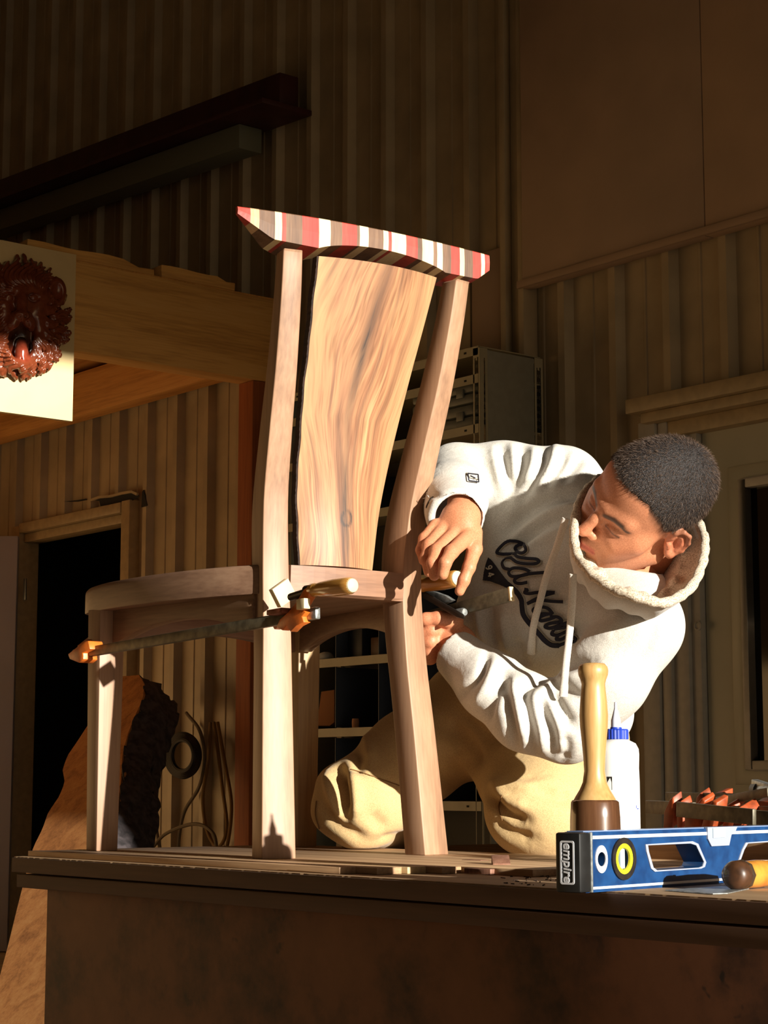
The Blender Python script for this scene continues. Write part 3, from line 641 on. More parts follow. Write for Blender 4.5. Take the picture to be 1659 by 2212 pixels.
for s in (-1, 1):
    hs.cone((s*.058, -.004, -.055), .016, (s*.022, .074, -.100), .014, .025)
    hs.cone((s*.052, .050, -.008), .020, (s*.036, .072, -.020), .016, .03)
    hs.cone((s*.010, .090, .031), .010, (s*.044, .076, .034), .010, .016)
    hs.ell((s*.033, .106, .012), I3, (.020, .018, .0125), .012, 'sub')
    hs.ell((s*.032, .0795, .011), I3, (.0155, .0135, .0125), .005)
    hs.cone((s*.020, .0915, .0085), .0022, (s*.044, .0835, .0085), .0022, .003)      # lower edge of the upper lid
hs.chain([((0, .093, .026), .0075), ((0, .104, .008), .0082), ((0, .1185, -.016), .0105)], .008)
for s in (-1, 1):
    hs.cone((s*.0125, .106, -.021), .0078, (s*.0125, .100, -.021), .007, .007)
    hs.ell((s*.007, .113, -.0295), I3, (.0035, .005, .003), .003, 'sub')
hs.ell((0, .074, -.050), I3, (.033, .027, .026), .016)
for s in (-1, 1):
    hs.cone((s*.001, .1035, -.0475), .0052, (s*.024, .0900, -.0525), .0028, .006)
    hs.cone((s*.001, .1015, -.0600), .0064, (s*.020, .0900, -.0560), .0034, .006)
    hs.cone((0, .1085, -.0540), .0014, (s*.024, .0955, -.0545), .0012, .003, 'sub')
hs.cone((0, .097, -.073), .006, (0, .095, -.073), .006, .010, 'sub')
hs.cone((0, -.035, -.02), .058, (0, -.075, -.20), .060, .03)
for s in (-1, 1):                                                   # ears
    ta = math.radians(28)*s; fx = np.array([math.cos(ta), math.sin(ta)*1., 0]); bk = np.array([-math.sin(ta), math.cos(ta), 0])*1.
    ea = np.array([fx, bk, [0, 0, 1.]]); ec = np.array([s*.080, -.016, -.002])
    hs.ell(ec, ea, (.0065, .019, .031), .010)
    E = lambda y, z, x=0: ec+fx*x*s+bk*y+np.array([0, 0, z])
    hs.ell(E(.002, -.001, .008), ea, (.0075, .0095, .015), .006, 'sub')
    hx = [E(.012, .010, .003), E(.010, .024, .004), E(-.002, .031, .005), E(-.014, .024, .006), E(-.018, .008, .006), E(-.014, -.012, .005), E(-.004, -.026, .003)]
    hs.chain([(p, .0036) for p in hx], .003)
    hs.cone(E(.004, -.026, .002), .0075, E(.001, -.030, .002), .0065, .006)
    hs.cone(E(.013, -.004, .004), .0045, E(.012, -.010, .004), .004, .004)
    hs.chain([(E(-.004, .016, .004), .003), (E(-.008, .002, .004), .003), (E(-.004, -.014, .004), .003)], .003)
V, Fq = hs.surface(); V = relax(V, Fq, 1, .4)
x, y, z = V.T
def lin(c): return np.array(srgb(c)[:3])
base = np.tile(lin((206, 140, 104)), (len(V), 1))
def mixc(w, c):
    global base; w = np.clip(w, 0, 1)[:, None]; base = base*(1-w)+lin(c)*w
mixc(.35*np.exp(-((np.abs(x)-.048)**2+(y-.06)**2+(z+.02)**2)/.022**2), (216, 128, 98))
mixc(.4*np.exp(-(x**2+(y-.118)**2+(z+.018)**2)/.016**2), (206, 112, 84))
stub = np.clip((-.028-z)/.03, 0, 1)*np.clip((y+.02)/.04, 0, 1); mixc(.38*stub, (96, 70, 58))
mixc(.35*np.exp(-((z+.036)/.008)**2)*np.exp(-(x/.024)**2)*(y > .08), (84, 58, 48))
mixc(.5*np.exp(-((z+.083)/.012)**2-(x/.022)**2)*(y > .06), (70, 50, 42))
lipm_ = np.exp(-((z+.0535)/.0075)**4)*(np.abs(x) < .024)*(y > .088); mixc(.8*lipm_, (176, 88, 78))
ear = np.exp(-((np.abs(x)-.086)**2+(y+.014)**2+(z)**2)/.028**2)*(np.abs(x) > .07); mixc(.45*ear, (214, 118, 92))
def hairline(x, y, z):
    ax_ = np.abs(x)
    zl = np.interp(y.ravel(), [-.12, -.05, -.02, .0, .02, .035, .05, .062, .075, .12], [-.075, -.055, .018, .022, .030, .050, .068, .082, .087, .090]).reshape(y.shape)
    return z-zl
hl = hairline(x, y, z); mixc(.75*np.clip((hl+.022)/.022, 0, 1)*(y < .06)*(ear < .25), (58, 46, 40))
mixc(.45*np.clip((hl+.006)/.006, 0, 1), (50, 40, 36))
for s in (-1, 1):
    bw = np.zeros(len(V))
    pb = np.array([(s*.014, .1, .0285), (s*.030, .1, .0345), (s*.044, .1, .0325), (s*.053, .1, .0245)])
    for i in range(3):
        a, b = pb[i], pb[i+1]; q = np.c_[x, np.full_like(x, .1), z]; d, t = segdist(q, a, b); bw = np.maximum(bw, np.exp(-(d/(.0055 if i < 2 else .0035))**4))
    mixc(.88*bw*(y > .05), (34, 24, 22))
    lash = np.exp(-((z-.0065)/.0022)**2)*(np.abs(x-s*.032) < .0155)*(y > .076); mixc(.85*lash, (40, 26, 24))
    mixc(.35*np.exp(-((x-s*.032)/.018)**2-((z-.006)/.012)**2)*(y > .07), (140, 84, 70))
headV = HDC+HS*(V@HR); headF = Fq; headC = base
# ---------------- hair: clipped shell plus short strands
hh = SDF((-.11, -.14, -.10), (.11, .12, .17), .003)
hh.ell((0, -.018, .052), I3, (.0796, .1010, .0872), .02); hh.ell((0, .030, .050), I3, (.0675, .0605, .0690), .03)
gx_, gy_, gz_ = np.meshgrid(*hh.ax, indexing='ij'); hlv = hairline(gx_, gy_, gz_); wobb = .0008*np.sin(gx_*330)+.0008*np.sin(gy_*410+gx_*260)
cutd = -(hlv+wobb-.003); hh.D = np.maximum(hh.D, np.maximum(cutd, gz_*0-.05)*.8).astype(np.float32)
Vh, Fh = hh.surface(); Vh = relax(Vh, Fh, 3, .5); Nh = vnormals(Vh, Fh)
hairW = HDC+HS*(Vh@HR); hairN = Nh@HR
me = qmesh('hair', hairW, Fh, MO)
mt, n, l, b = newmat('cropped_hair'); tc = n.new('ShaderNodeTexCoord'); a = n.new('ShaderNodeTexNoise'); a.inputs['Scale'].default_value = 520; a.inputs['Detail'].default_value = 2; l.new(tc.outputs['Object'], a.inputs['Vector'])
r = ramp(n, [(.35, (10, 8, 8)), (.62, (46, 38, 36)), (.75, (74, 62, 56))]); l.new(a.outputs['Fac'], r.inputs['Fac']); l.new(r.outputs['Color'], b.inputs['Base Color']); b.inputs['Roughness'].default_value = .55
bp = n.new('ShaderNodeBump'); bp.inputs['Strength'].default_value = .9; bp.inputs['Distance'].default_value = .003; l.new(a.outputs['Fac'], bp.inputs['Height']); l.new(bp.outputs['Normal'], b.inputs['Normal'])
hair = link('hair', me, mt, man); hair['label'] = 'short cropped black hair'
sel = rng.choice(len(Vh), 26000); sel = sel[(hairline(Vh[sel, 0], Vh[sel, 1], Vh[sel, 2]) > .004)]
P0 = hairW[sel]+hairN[sel]*(-.001)+rng.normal(size=(len(sel), 3))*.0012
whorl = HDC+HS*(HU*.125-HF*.055); dirv = P0-whorl; dirv -= hairN[sel]*np.sum(dirv*hairN[sel], 1)[:, None]; dirv /= np.linalg.norm(dirv, axis=1)[:, None]+1e-9
dirv = hairN[sel]*.55+dirv*.8+rng.normal(size=(len(sel), 3))*.18; dirv /= np.linalg.norm(dirv, axis=1)[:, None]
sidev = np.cross(dirv, rng.normal(size=(len(sel), 3))); sidev /= np.linalg.norm(sidev, axis=1)[:, None]; Ls = rng.uniform(.005, .009, len(sel))[:, None]
SV = np.stack([P0-sidev*.00035, P0+sidev*.00035, P0+dirv*Ls], 1).reshape(-1, 3)-MO
me = bpy.data.meshes.new('hair_strands'); me.from_pydata([tuple(v) for v in SV], [], [(3*i, 3*i+1, 3*i+2) for i in range(len(sel))])
hst = link('hair_strands', me, plain('hair_strand', (74, 58, 47), .55, spec=.25), hair); hst['kind'] = 'stuff'
# ---------------- hands (skin), forearms and hidden trunk joined to the same body mesh
bodyV, bodyF, bodyC = [headV], [headF], [headC]; nb = len(headV)
def addbody(V, Fq, C):
    global nb; bodyV.append(V); bodyF.append(Fq+nb); bodyC.append(C); nb += len(V)
def hand(chains, blobs, h, lo_px, hi_px, d0, d1, nails=(), k=.006):
    cs = np.array([PD(x, y, d) for x in (lo_px[0], hi_px[0]) for y in (lo_px[1], hi_px[1]) for d in (d0, d1)])
    s_ = SDF(cs.min(0)-.01, cs.max(0)+.01, h)
    for b_ in blobs: s_.chain([pp(*q) for q in b_], .014)
    for c_ in chains: s_.chain([pp(*q) for q in c_], k)
    V, Fq = s_.surface(); V = relax(V, Fq, 2, .5); C_ = np.tile(lin((214, 146, 108)), (len(V), 1))
    for c_ in chains:
        for q in c_[1:-1]:
            p, r_ = pp(*q); w = .4*np.exp(-(np.linalg.norm(V-p, axis=1)/(r_*1.1))**2)[:, None]; C_ = C_*(1-w)+lin((206, 116, 88))*w
    for (x_, y_, d_, r_) in nails:
        p, rr_ = pp(x_, y_, d_, r_); w = .8*np.exp(-(np.linalg.norm(V-p, axis=1)/rr_)**4)[:, None]; C_ = C_*(1-w)+lin((226, 160, 132))*w
    addbody(V, Fq, C_)
# right hand on the clamp handle
RH = dict(
 idx=[(1010, 1160, 3.235, 17), (976, 1192, 3.190, 15.5), (962, 1216, 3.168, 13.5), (957, 1241, 3.172, 12)],
 mid=[(984, 1152, 3.245, 17), (944, 1190, 3.205, 15.5), (935, 1216, 3.185, 13.5), (938, 1243, 3.195, 12)],
 rng=[(958, 1143, 3.255, 16), (927, 1178, 3.225, 14.5), (920, 1206, 3.215, 12.5), (926, 1236, 3.235, 11)],
 pin=[(942, 1134, 3.265, 14.5), (917, 1163, 3.245, 12.5), (909, 1188, 3.240, 11), (914, 1212, 3.255, 9.5)],
 thb=[(1022, 1150, 3.262, 21), (1025, 1186, 3.235, 17), (1013, 1226, 3.215, 14), (1002, 1254, 3.212, 13), (993, 1277, 3.214, 11)])
hand([RH[k_] for k_ in ('idx', 'mid', 'rng', 'pin', 'thb')],
     [[(1000, 1085, 3.30, 35), (1000, 1115, 3.275, 35), (1000, 1135, 3.26, 31)], [(1003, 1125, 3.265, 30), (1006, 1160, 3.245, 22)], [(990, 1125, 3.265, 28), (980, 1152, 3.252, 21)], [(978, 1120, 3.27, 26), (955, 1142, 3.262, 18)]],
     .0017, (890, 1040), (1060, 1310), 3.10, 3.36, [(955.5, 1243, 3.155, 8)], .005)
# left hand below the bar, behind the chair leg
LHc = [[(x_, y_, d_+.02, r_) for x_, y_, d_, r_ in c_] for c_ in [[(980, 1342, 3.375, 22), (948, 1336, 3.360, 16), (920, 1338, 3.362, 14.5), (897, 1346, 3.375, 12)],
       [(972, 1352, 3.40, 21), (932, 1362, 3.372, 17), (902, 1370, 3.378, 14), (880, 1366, 3.40, 12)],
       [(968, 1372, 3.40, 20), (930, 1386, 3.376, 16.5), (900, 1392, 3.385, 14), (880, 1388, 3.41, 12)],
       [(962, 1390, 3.40, 19), (928, 1406, 3.384, 15.5), (902, 1410, 3.395, 13), (884, 1404, 3.42, 11)],
       [(958, 1402, 3.40, 17), (930, 1422, 3.394, 13.5), (908, 1426, 3.402, 12), (892, 1420, 3.42, 10)]]]
hand(LHc, [[(1030, 1430, 3.39, 34), (990, 1392, 3.41, 36), (965, 1370, 3.42, 34)], [(985, 1385, 3.41, 34), (950, 1385, 3.42, 30)]],
     .0019, (860, 1300), (1080, 1480), 3.25, 3.5, (), .005)
# hidden trunk, arms and legs inside the clothes
cs = np.array([PD(x_, y_, d_) for x_ in (640, 1500) for y_ in (960, 1860) for d_ in (2.95, 4.3)])
tr = SDF(cs.min(0), cs.max(0), .011)
tr.chain([pp(1085, 1520, 3.66, 90), pp(1150, 1420, 3.55, 95), pp(1240, 1290, 3.44, 105), pp(1330, 1220, 3.40, 70), (hp_(0, -.06, -.15), .055)], .05)
tr.chain([pp(1230, 1060, 3.46, 55), pp(990, 1040, 3.49, 40), pp(1000, 1090, 3.31, 30)], .03); tr.chain([pp(1375, 1360, 3.28, 60), pp(1220, 1560, 3.31, 42), pp(1060, 1450, 3.37, 30)], .03)
tr.chain([pp(1230, 1060, 3.46, 55), pp(1300, 1200, 3.42, 80), pp(1375, 1360, 3.26, 60)], .05)
tr.chain([pp(1030, 1560, 3.78, 80), pp(785, 1735, 3.62, 55), pp(885, 1785, 4.05, 42)], .03); tr.chain([pp(1120, 1580, 3.72, 80), pp(1150, 1745, 3.52, 55), pp(1205, 1780, 3.85, 42)], .03)
V, Fq = tr.surface(); addbody(V, Fq, np.tile(lin((206, 140, 104)), (len(V), 1)))
body = link('body', qmesh('body', np.vstack(bodyV), np.vstack(bodyF), MO, np.c_[np.vstack(bodyC), np.ones(nb)]), M_skin, man)
# ---------------- hoodie
cs = np.array([PD(x_, y_, d_) for x_ in (890, 1500) for y_ in (930, 1680) for d_ in (2.95, 3.85)])
hd = SDF(cs.min(0), cs.max(0), .0042)
hd.chain([pp(1098, 1462, 3.62, 88), pp(1135, 1415, 3.55, 116), pp(1215, 1300, 3.45, 140), pp(1285, 1205, 3.43, 112)], .06)
hd.chain([pp(1215, 1062, 3.47, 88), pp(1295, 1190, 3.44, 112), pp(1372, 1350, 3.28, 96)], .06)
hd.chain([pp(1215, 1050, 3.46, 86), pp(1090, 1032, 3.49, 74), pp(990, 1030, 3.49, 72)], .03)
hd.chain([pp(984, 1034, 3.48, 74), pp(980, 1075, 3.37, 73), pp(983, 1112, 3.285, 66)], .02)
hd.chain([pp(1382, 1352, 3.28, 92), pp(1310, 1465, 3.28, 86), pp(1225, 1562, 3.30, 80)], .03)
hd.chain([pp(1222, 1568, 3.30, 80), pp(1140, 1540, 3.31, 82), pp(1060, 1480, 3.35, 70), pp(985, 1412, 3.40, 54)], .02)
hd.cone(*pp(1290, 1540, 3.50, 80), *pp(1200, 1480, 3.55, 100), .05)
hd.chain([pp(1180, 1095, 3.50, 88), pp(1128, 1170, 3.53, 92), pp(1112, 1280, 3.53, 92)], .05)
hd.chain([pp(1120, 1250, 3.52, 82), pp(1092, 1335, 3.52, 92), pp(1088, 1400, 3.56, 84)], .05)
# open cuffs
hd.chain([pp(990, 1100, 3.315, 48), pp(991, 1130, 3.245, 54), pp(992, 1160, 3.15, 60)], .004, 'sub')
ca_, cb_ = PD(988, 1112, 3.285), PD(992, 1170, 3.14); dv = (cb_-ca_)/np.linalg.norm(cb_-ca_)
sl, g = hd.sub(ca_-.16, ca_+.16); dd = sum((g[i]-ca_[i])*dv[i] for i in range(3)); rad_ = np.sqrt(np.maximum(sum((g[i]-ca_[i])**2 for i in range(3))-dd**2, 0))
hd.D[sl] = np.where((rad_ < .075) & (dd > -.02), np.maximum(hd.D[sl], dd-.022), hd.D[sl]).astype(np.float32)
hd.chain([pp(1010, 1420, 3.39, 38), pp(960, 1385, 3.43, 44)], .004, 'sub')
ca2, cb2 = PD(985, 1412, 3.40), PD(930, 1370, 3.44); dv2 = (cb2-ca2)/np.linalg.norm(cb2-ca2)
sl, g = hd.sub(ca2-.14, ca2+.14); dd = sum((g[i]-ca2[i])*dv2[i] for i in range(3)); rad_ = np.sqrt(np.maximum(sum((g[i]-ca2[i])**2 for i in range(3))-dd**2, 0))
hd.D[sl] = np.where((rad_ < .07) & (dd > -.02), np.maximum(hd.D[sl], dd-.006), hd.D[sl]).astype(np.float32)
# neck hole
hd.cone(HDC+HS*(HU*-.10-HF*.01), .07, HDC, .10, .02, 'sub')
V, Fq = hd.surface(); V = relax(V, Fq, 2, .5)
FO = []
def fo(amp, sig, *pts): FO.append((pts, amp, sig))
for p in ([(1030, 985), (1049, 1010), (1057, 1043), (1050, 1085)], [(1083, 966), (1091, 1005), (1099, 1045)], [(1129, 960), (1127, 997), (1116, 1039), (1092, 1080)], [(1177, 962), (1171, 1001), (1150, 1039), (1125, 1078)], [(1222, 975), (1205, 1010), (1172, 1052)], [(1256, 985), (1239, 1010), (1212, 1040)]):
    fo(-.013, .011, *p)
for p in ([(1066, 968), (1072, 1005), (1078, 1045)], [(1106, 962), (1110, 1000), (1106, 1045)], [(1152, 958), (1150, 1000), (1132, 1042)], [(1200, 962), (1188, 1005), (1160, 1050)]): fo(.007, .010, *p)
fo(-.012, .014, (1262, 1068), (1192, 1080), (1137, 1110), (1100, 1145)); fo(.009, .012, (1262, 1090), (1200, 1100), (1150, 1130), (1105, 1170))
fo(-.010, .012, (1250, 1110), (1190, 1125), (1135, 1165), (1095, 1200)); fo(.008, .012, (1245, 1135), (1180, 1160), (1130, 1195))
fo(-.010, .012, (1010, 1310), (1020, 1360), (1040, 1410)); fo(.010, .011, (1032, 1310), (1040, 1360), (1060, 1420)); fo(-.009, .010, (1058, 1310), (1062, 1370), (1085, 1430)); fo(.009, .012, (1088, 1320), (1094, 1380), (1110, 1440)); fo(-.008, .012, (1118, 1380), (1130, 1430), (1150, 1470))
# hanging belly and elbow folds
fo(-.016, .014, (1120, 1500), (1165, 1470), (1215, 1442), (1275, 1432)); fo(.010, .014, (1150, 1500), (1200, 1468), (1260, 1452))
fo(-.010, .010, (1200, 1475), (1245, 1505), (1290, 1520)); fo(-.014, .011, (1168, 1505), (1178, 1544), (1193, 1585), (1193, 1635)); fo(-.013, .010, (1188, 1488), (1214, 1535), (1236, 1565)); fo(.008, .009, (1180, 1500), (1200, 1560), (1215, 1625)); fo(-.010, .010, (1218, 1590), (1224, 1620), (1215, 1645))
fo(-.013, .011, (1128, 1478), (1138, 1525), (1150, 1580), (1150, 1640)); fo(.009, .010, (1150, 1490), (1160, 1550), (1172, 1620)); fo(-.012, .011, (1088, 1450), (1092, 1500), (1105, 1560), (1112, 1620)); fo(.009, .010, (1106, 1470), (1118, 1530), (1132, 1600))
fo(-.012, .008, (1052, 1408), (1040, 1455), (1005, 1492), (985, 1508)); fo(.007, .009, (1065, 1430), (1050, 1480), (1025, 1520)); fo(-.010, .010, (1080, 1470), (1062, 1520), (1050, 1570))
fo(-.007, .014, (1330, 1330), (1270, 1345), (1215, 1375)); fo(.007, .016, (1330, 1365), (1270, 1385), (1220, 1420)); fo(-.006, .012, (1420, 1330), (1395, 1400), (1345, 1455))
fo(-.006, .006, (925, 1072), (965, 1068), (1010, 1066), (1048, 1080))
V = folds(V, Fq, FO); V = relax(V, Fq, 1, .3)
hoodV, hoodF = V, Fq; HT = bvh(V, Fq)
hoodie = link('hoodie', qmesh('hoodie', V, Fq, MO), M_hood, man); hoodie['label'] = 'pale grey hooded sweatshirt with navy lettering'
# ---------------- hood lying round the neck
rim = spline([(1292, 1040, 3.37), (1260, 1072, 3.32), (1243, 1115, 3.27), (1238, 1172, 3.215), (1254, 1222, 3.165), (1298, 1262, 3.12), (1362, 1293, 3.09), (1430, 1306, 3.10), (1486, 1278, 3.15), (1514, 1222, 3.22), (1518, 1172, 3.28), (1500, 1122, 3.36), (1455, 1070, 3.46), (1385, 1040, 3.48), (1325, 1030, 3.43), (1292, 1040, 3.37)], 90)[:-1]
rimW = np.array([PD(*q) for q in rim]); nkc = hp_(0, -.062, -.115)
cen = rimW.mean(0); lo_ = HDC-HU*.25
def ringmix(f, sink): 
    out = []
    for i, p in enumerate(rimW):
        a = nkc+(p-nkc)*f; wv_ = .005*math.sin(i*.55)+.004*math.sin(i*1.27+1); out.append(a-HU*sink+HU*wv_*(1 if f < .97 else .3))
    return out
hm = MB(); rings = [ringmix(.84, .06), ringmix(.95, .036), ringmix(1.0, .018), ringmix(1.012, .006), ringmix(1.0, -.002), ringmix(.97, .002), ringmix(.94, .012)]
hm.loft(rings, cap=False); o = link('hood', hm.mesh('hood', MO, smooth=True, ang=180), M_hood, man)
lm = MB(); lm.loft([ringmix(.995, -.003), ringmix(.96, .006), ringmix(.88, .026), ringmix(.76, .030), ringmix(.70, .022), ringmix(.64, .026), ringmix(.55, .050), ringmix(.45, .075)], cap=False)
o = link('hood_lining', lm.mesh('hood_lining', MO, smooth=True, ang=180), M_lining, man)
for nm_ in ('hood', 'hood_lining'):
    ob = [c for c in man.children if c.name.startswith(nm_)][0]
    m1 = ob.modifiers.new('sub', 'SUBSURF'); m1.levels = 2; m1.render_levels = 2
rmb = MB(); rr_ = [p+HU*.004 for p in ringmix(1.0, -.002)]; rmb.tube([*rr_, rr_[0]], [.0085+.0012*math.sin(i*2.1) for i in range(len(rr_)+1)], 10, cap=False); part('hood_hem', rmb, M_lining, man, smooth=True, ang=180)
# ---------------- trousers
cs = np.array([PD(x_, y_, d_) for x_ in (650, 1400) for y_ in (1440, 1850) for d_ in (3.1, 4.4)])
lo_, hi_ = cs.min(0), cs.max(0); lo_[2] = ZB-.03
tp_ = SDF(lo_, hi_, .0048)
tp_.chain([pp(1035, 1545, 3.78, 112), pp(890, 1640, 3.68, 98), pp(786, 1730, 3.60, 95)], .04); tp_.chain([pp(786, 1735, 3.60, 92), pp(845, 1770, 3.85, 72), pp(886, 1785, 4.08, 60)], .03)
tp_.chain([pp(728, 1700, 3.62, 46), pp(722, 1752, 3.60, 44), pp(775, 1790, 3.58, 42)], .02)
tp_.chain([pp(1110, 1560, 3.72, 112), pp(1135, 1665, 3.60, 100), pp(1150, 1748, 3.50, 97)], .04); tp_.chain([pp(1150, 1750, 3.50, 94), pp(1185, 1770, 3.72, 72), pp(1215, 1785, 3.95, 60)], .03)
tp_.cone(*pp(1195, 1690, 3.52, 76), *pp(1185, 1765, 3.48, 80), .03)
tp_.chain([pp(1035, 1540, 3.78, 110), pp(1110, 1550, 3.68, 115), pp(1250, 1600, 3.75, 110)], .06)
sl, g = tp_.sub(lo_, hi_); zg = np.where((g[1] < 2.306) & (g[0] < -1.85), ZC+.0008, ZB+.0008); tp_.D = np.maximum(tp_.D, (zg-g[2])+0*tp_.D).astype(np.float32)
V, Fq = tp_.surface(); V = relax(V, Fq, 2, .5); zf = V[:, 2] < ZB+.003
FO = []
fo(-.030, .013, (728, 1655), (738, 1700), (745, 1760)); fo(.014, .012, (706, 1670), (718, 1715), (735, 1770)); fo(.012, .014, (760, 1665), (765, 1710), (765, 1765))
fo(-.012, .012, (760, 1600), (775, 1640), (772, 1668)); fo(.008, .012, (790, 1590), (800, 1640)); fo(-.010, .014, (700, 1740), (735, 1785), (790, 1815)); fo(-.008, .012, (820, 1815), (850, 1808), (875, 1806)); fo(-.008, .015, (800, 1760), (830, 1790))
fo(-.004, .004, (758, 1662), (800, 1675), (855, 1694), (880, 1702))
fo(-.022, .013, (1052, 1715), (1072, 1740), (1098, 1762), (1135, 1770)); fo(.012, .013, (1070, 1700), (1095, 1730), (1140, 1745)); fo(-.012, .014, (1060, 1770), (1100, 1800), (1150, 1812)); fo(.010, .012, (1060, 1690), (1120, 1700), (1190, 1690)); fo(-.010, .016, (1150, 1690), (1200, 1720), (1240, 1725))
fo(-.012, .014, (960, 1560), (1010, 1600), (1040, 1640)); fo(-.012, .014, (990, 1530), (1030, 1570), (1075, 1600)); fo(.008, .014, (950, 1600), (1000, 1640), (1030, 1680)); fo(-.010, .014, (930, 1640), (970, 1690), (1010, 1700))
V = folds(V, Fq, FO); V = relax(V, Fq, 1, .3); V[:, 2] = np.maximum(V[:, 2], np.where((V[:, 1] < 2.306) & (V[:, 0] < -1.85), ZC+.0008, ZB+.0008))
PT = bvh(V, Fq)
tro = link('trousers', qmesh('trousers', V, Fq, MO), M_pants, man)
# boots behind
bt = SDF(PD(930, 1750, 4.2)-.25, PD(1245, 1785, 4.0)+.3, .008); M_boot = plain('boot_leather', (38, 30, 26), .6)
for (x_, y_, d_) in ((898, 1785, 4.14), (1222, 1785, 3.98)):
    a = PD(x_, y_, d_); a[2] = ZB+.045; b = a+np.array([-.15, .05, 0]); b[2] = ZB+.04
    s_ = SDF(np.minimum(a, b)-.09, np.maximum(a, b)+.09, .007); s_.cone(a, .046, b, .036, .02); s_.cone(b-[0, 0, .005], .038, b+[.01, .04, -.01], .03, .02)
    V, Fq = s_.surface(); V[:, 2] = np.maximum(V[:, 2], ZB+.001); link('boot', qmesh('boot', V, Fq, MO), M_boot, man)
# ---------------- lettering, cords, seams laid on the cloth
def ribbon(mb, pts, wpx, off, tree=HT, n=None, w_at=3.3, closed=False):
    q = spline(pts, n or 6*(len(pts)-1)); P = []; Nn = []
    for p in q:
        a, nn = cast(tree, *p)
        if a is not None: P.append(a+nn*off-ray(*p)*off*.5); Nn.append(nn)
    if len(P) < 2: return
    P = np.array(P); Nn = np.array(Nn); w = rm(wpx, w_at)/2; vs = []
    for i in range(len(P)):
        t = P[min(i+1, len(P)-1)]-P[max(i-1, 0)]; s_ = np.cross(t, Nn[i]); s_ /= np.linalg.norm(s_)+1e-9; vs += [P[i]-s_*w, P[i]+s_*w, P[i]-s_*w-Nn[i]*.0016, P[i]+s_*w-Nn[i]*.0016]
    fs = []
    for i in range(len(P)-1):
        a = 4*i; fs += [(a, a+1, a+5, a+4), (a, a+4, a+6, a+2), (a+1, a+3, a+7, a+5)]
    fs += [(0, 2, 3, 1)]; e = 4*(len(P)-1); fs += [(e, e+1, e+3, e+2)]
    mb.add(vs, fs)
def C2(*p): return [(1020+x/6.38, 1130+y/6.38) for x, y in p]
LET = {
 'O': [C2((620, 440), (480, 440), (380, 430), (355, 400), (420, 320), (500, 262), (600, 245), (700, 280), (750, 345), (740, 400), (680, 425), (615, 390), (595, 345), (640, 305), (690, 300))],
 'l': [C2((600, 425), (640, 475), (760, 500), (890, 510), (930, 538), (880, 572), (760, 575), (640, 555), (585, 520), (540, 495), (470, 510), (430, 560), (460, 630), (530, 650))],
 'd': [C2((800, 680), (740, 648), (640, 632), (560, 640), (520, 690), (560, 740), (660, 740), (760, 715), (880, 700), (1015, 690)), C2((780, 715), (660, 745), (600, 790), (620, 830), (690, 838), (770, 822))],
 'N': [C2((735, 915), (770, 925), (735, 960), (800, 975), (900, 960), (1020, 955), (1145, 962)), C2((1140, 962), (1010, 1000), (900, 1040), (770, 1110)), C2((770, 1110), (900, 1060), (1010, 1068), (1130, 1080), (1260, 1085))],
 'a': [C2((1120, 1250), (1060, 1180), (980, 1155), (890, 1165), (850, 1200), (900, 1250), (1000, 1245), (1110, 1250)), C2((1100, 1240), (1000, 1265), (930, 1300), (960, 1340), (1060, 1320), (1150, 1290))],
 'v': [C2((1080, 1290), (1190, 1290), (1240, 1340), (1170, 1360), (1060, 1380), (1010, 1420), (1080, 1440), (1200, 1400), (1310, 1360), (1380, 1340))],
 'y': [C2((1130, 1450), (1240, 1430), (1330, 1400)), C2((1120, 1470), (1100, 1520), (1180, 1530), (1300, 1480), (1390, 1470), (1395, 1510), (1330, 1545)), C2((1180, 1540), (1160, 1590), (1230, 1590), (1330, 1550), (1440, 1580), (1400, 1620), (1290, 1640), (1180, 1680))]}
outl_ = MB(); navy = MB()
for ss in LET.values():
    for p in ss: ribbon(outl_, p, 10.5, .0024); ribbon(navy, p, 7.2, .0042)
tail = C2((1200, 1675), (1100, 1668), (1010, 1610), (930, 1520), (850, 1430), (770, 1340), (715, 1250), (700, 1150), (690, 1060), (640, 970), (560, 890), (470, 820))
ribbon(outl_, tail, 15, .0024); ribbon(navy, tail, 11.5, .0042)
# pennant block
def patch(mb, poly, off, nx=16):
    P = np.array(poly); lo2, hi2 = P.min(0), P.max(0); hs_ = .7; vid = {}; vs = []; fs = []
    def inside(x, y):
        c = False; j = len(P)-1
        for i in range(len(P)):
            if (P[i, 1] > y) != (P[j, 1] > y) and x < (P[j, 0]-P[i, 0])*(y-P[i, 1])/(P[j, 1]-P[i, 1])+P[i, 0]: c = not c
            j = i
        return c
    def vert(i, k):
        if (i, k) not in vid:
            a, nn = cast(HT, lo2[0]+i*hs_, lo2[1]+k*hs_)
            if a is None: return None
            vid[(i, k)] = len(vs); vs.append(a+nn*off)
        return vid[(i, k)]
    for i in range(int((hi2[0]-lo2[0])/hs_)+1):
        for k in range(int((hi2[1]-lo2[1])/hs_)+1):
            if inside(lo2[0]+(i+.5)*hs_, lo2[1]+(k+.5)*hs_):
                q = [vert(i, k), vert(i+1, k), vert(i+1, k+1), vert(i, k+1)]
                if None not in q: fs.append(tuple(q))
    mb.add(vs, fs)
pen = C2((240, 480), (290, 520), (380, 640), (480, 770), (590, 890), (650, 990), (600, 960), (500, 900), (400, 855), (280, 815), (165, 800), (180, 690), (205, 580))
patch(outl_, [(x_+(x_-1074)*.07, y_+(y_-1238)*.05) for x_, y_ in pen], .0024); patch(navy, pen, .0040)
part('letter_outline', outl_, M_trimw, hoodie); part('lettering', navy, M_navy, hoodie)
num = MB()
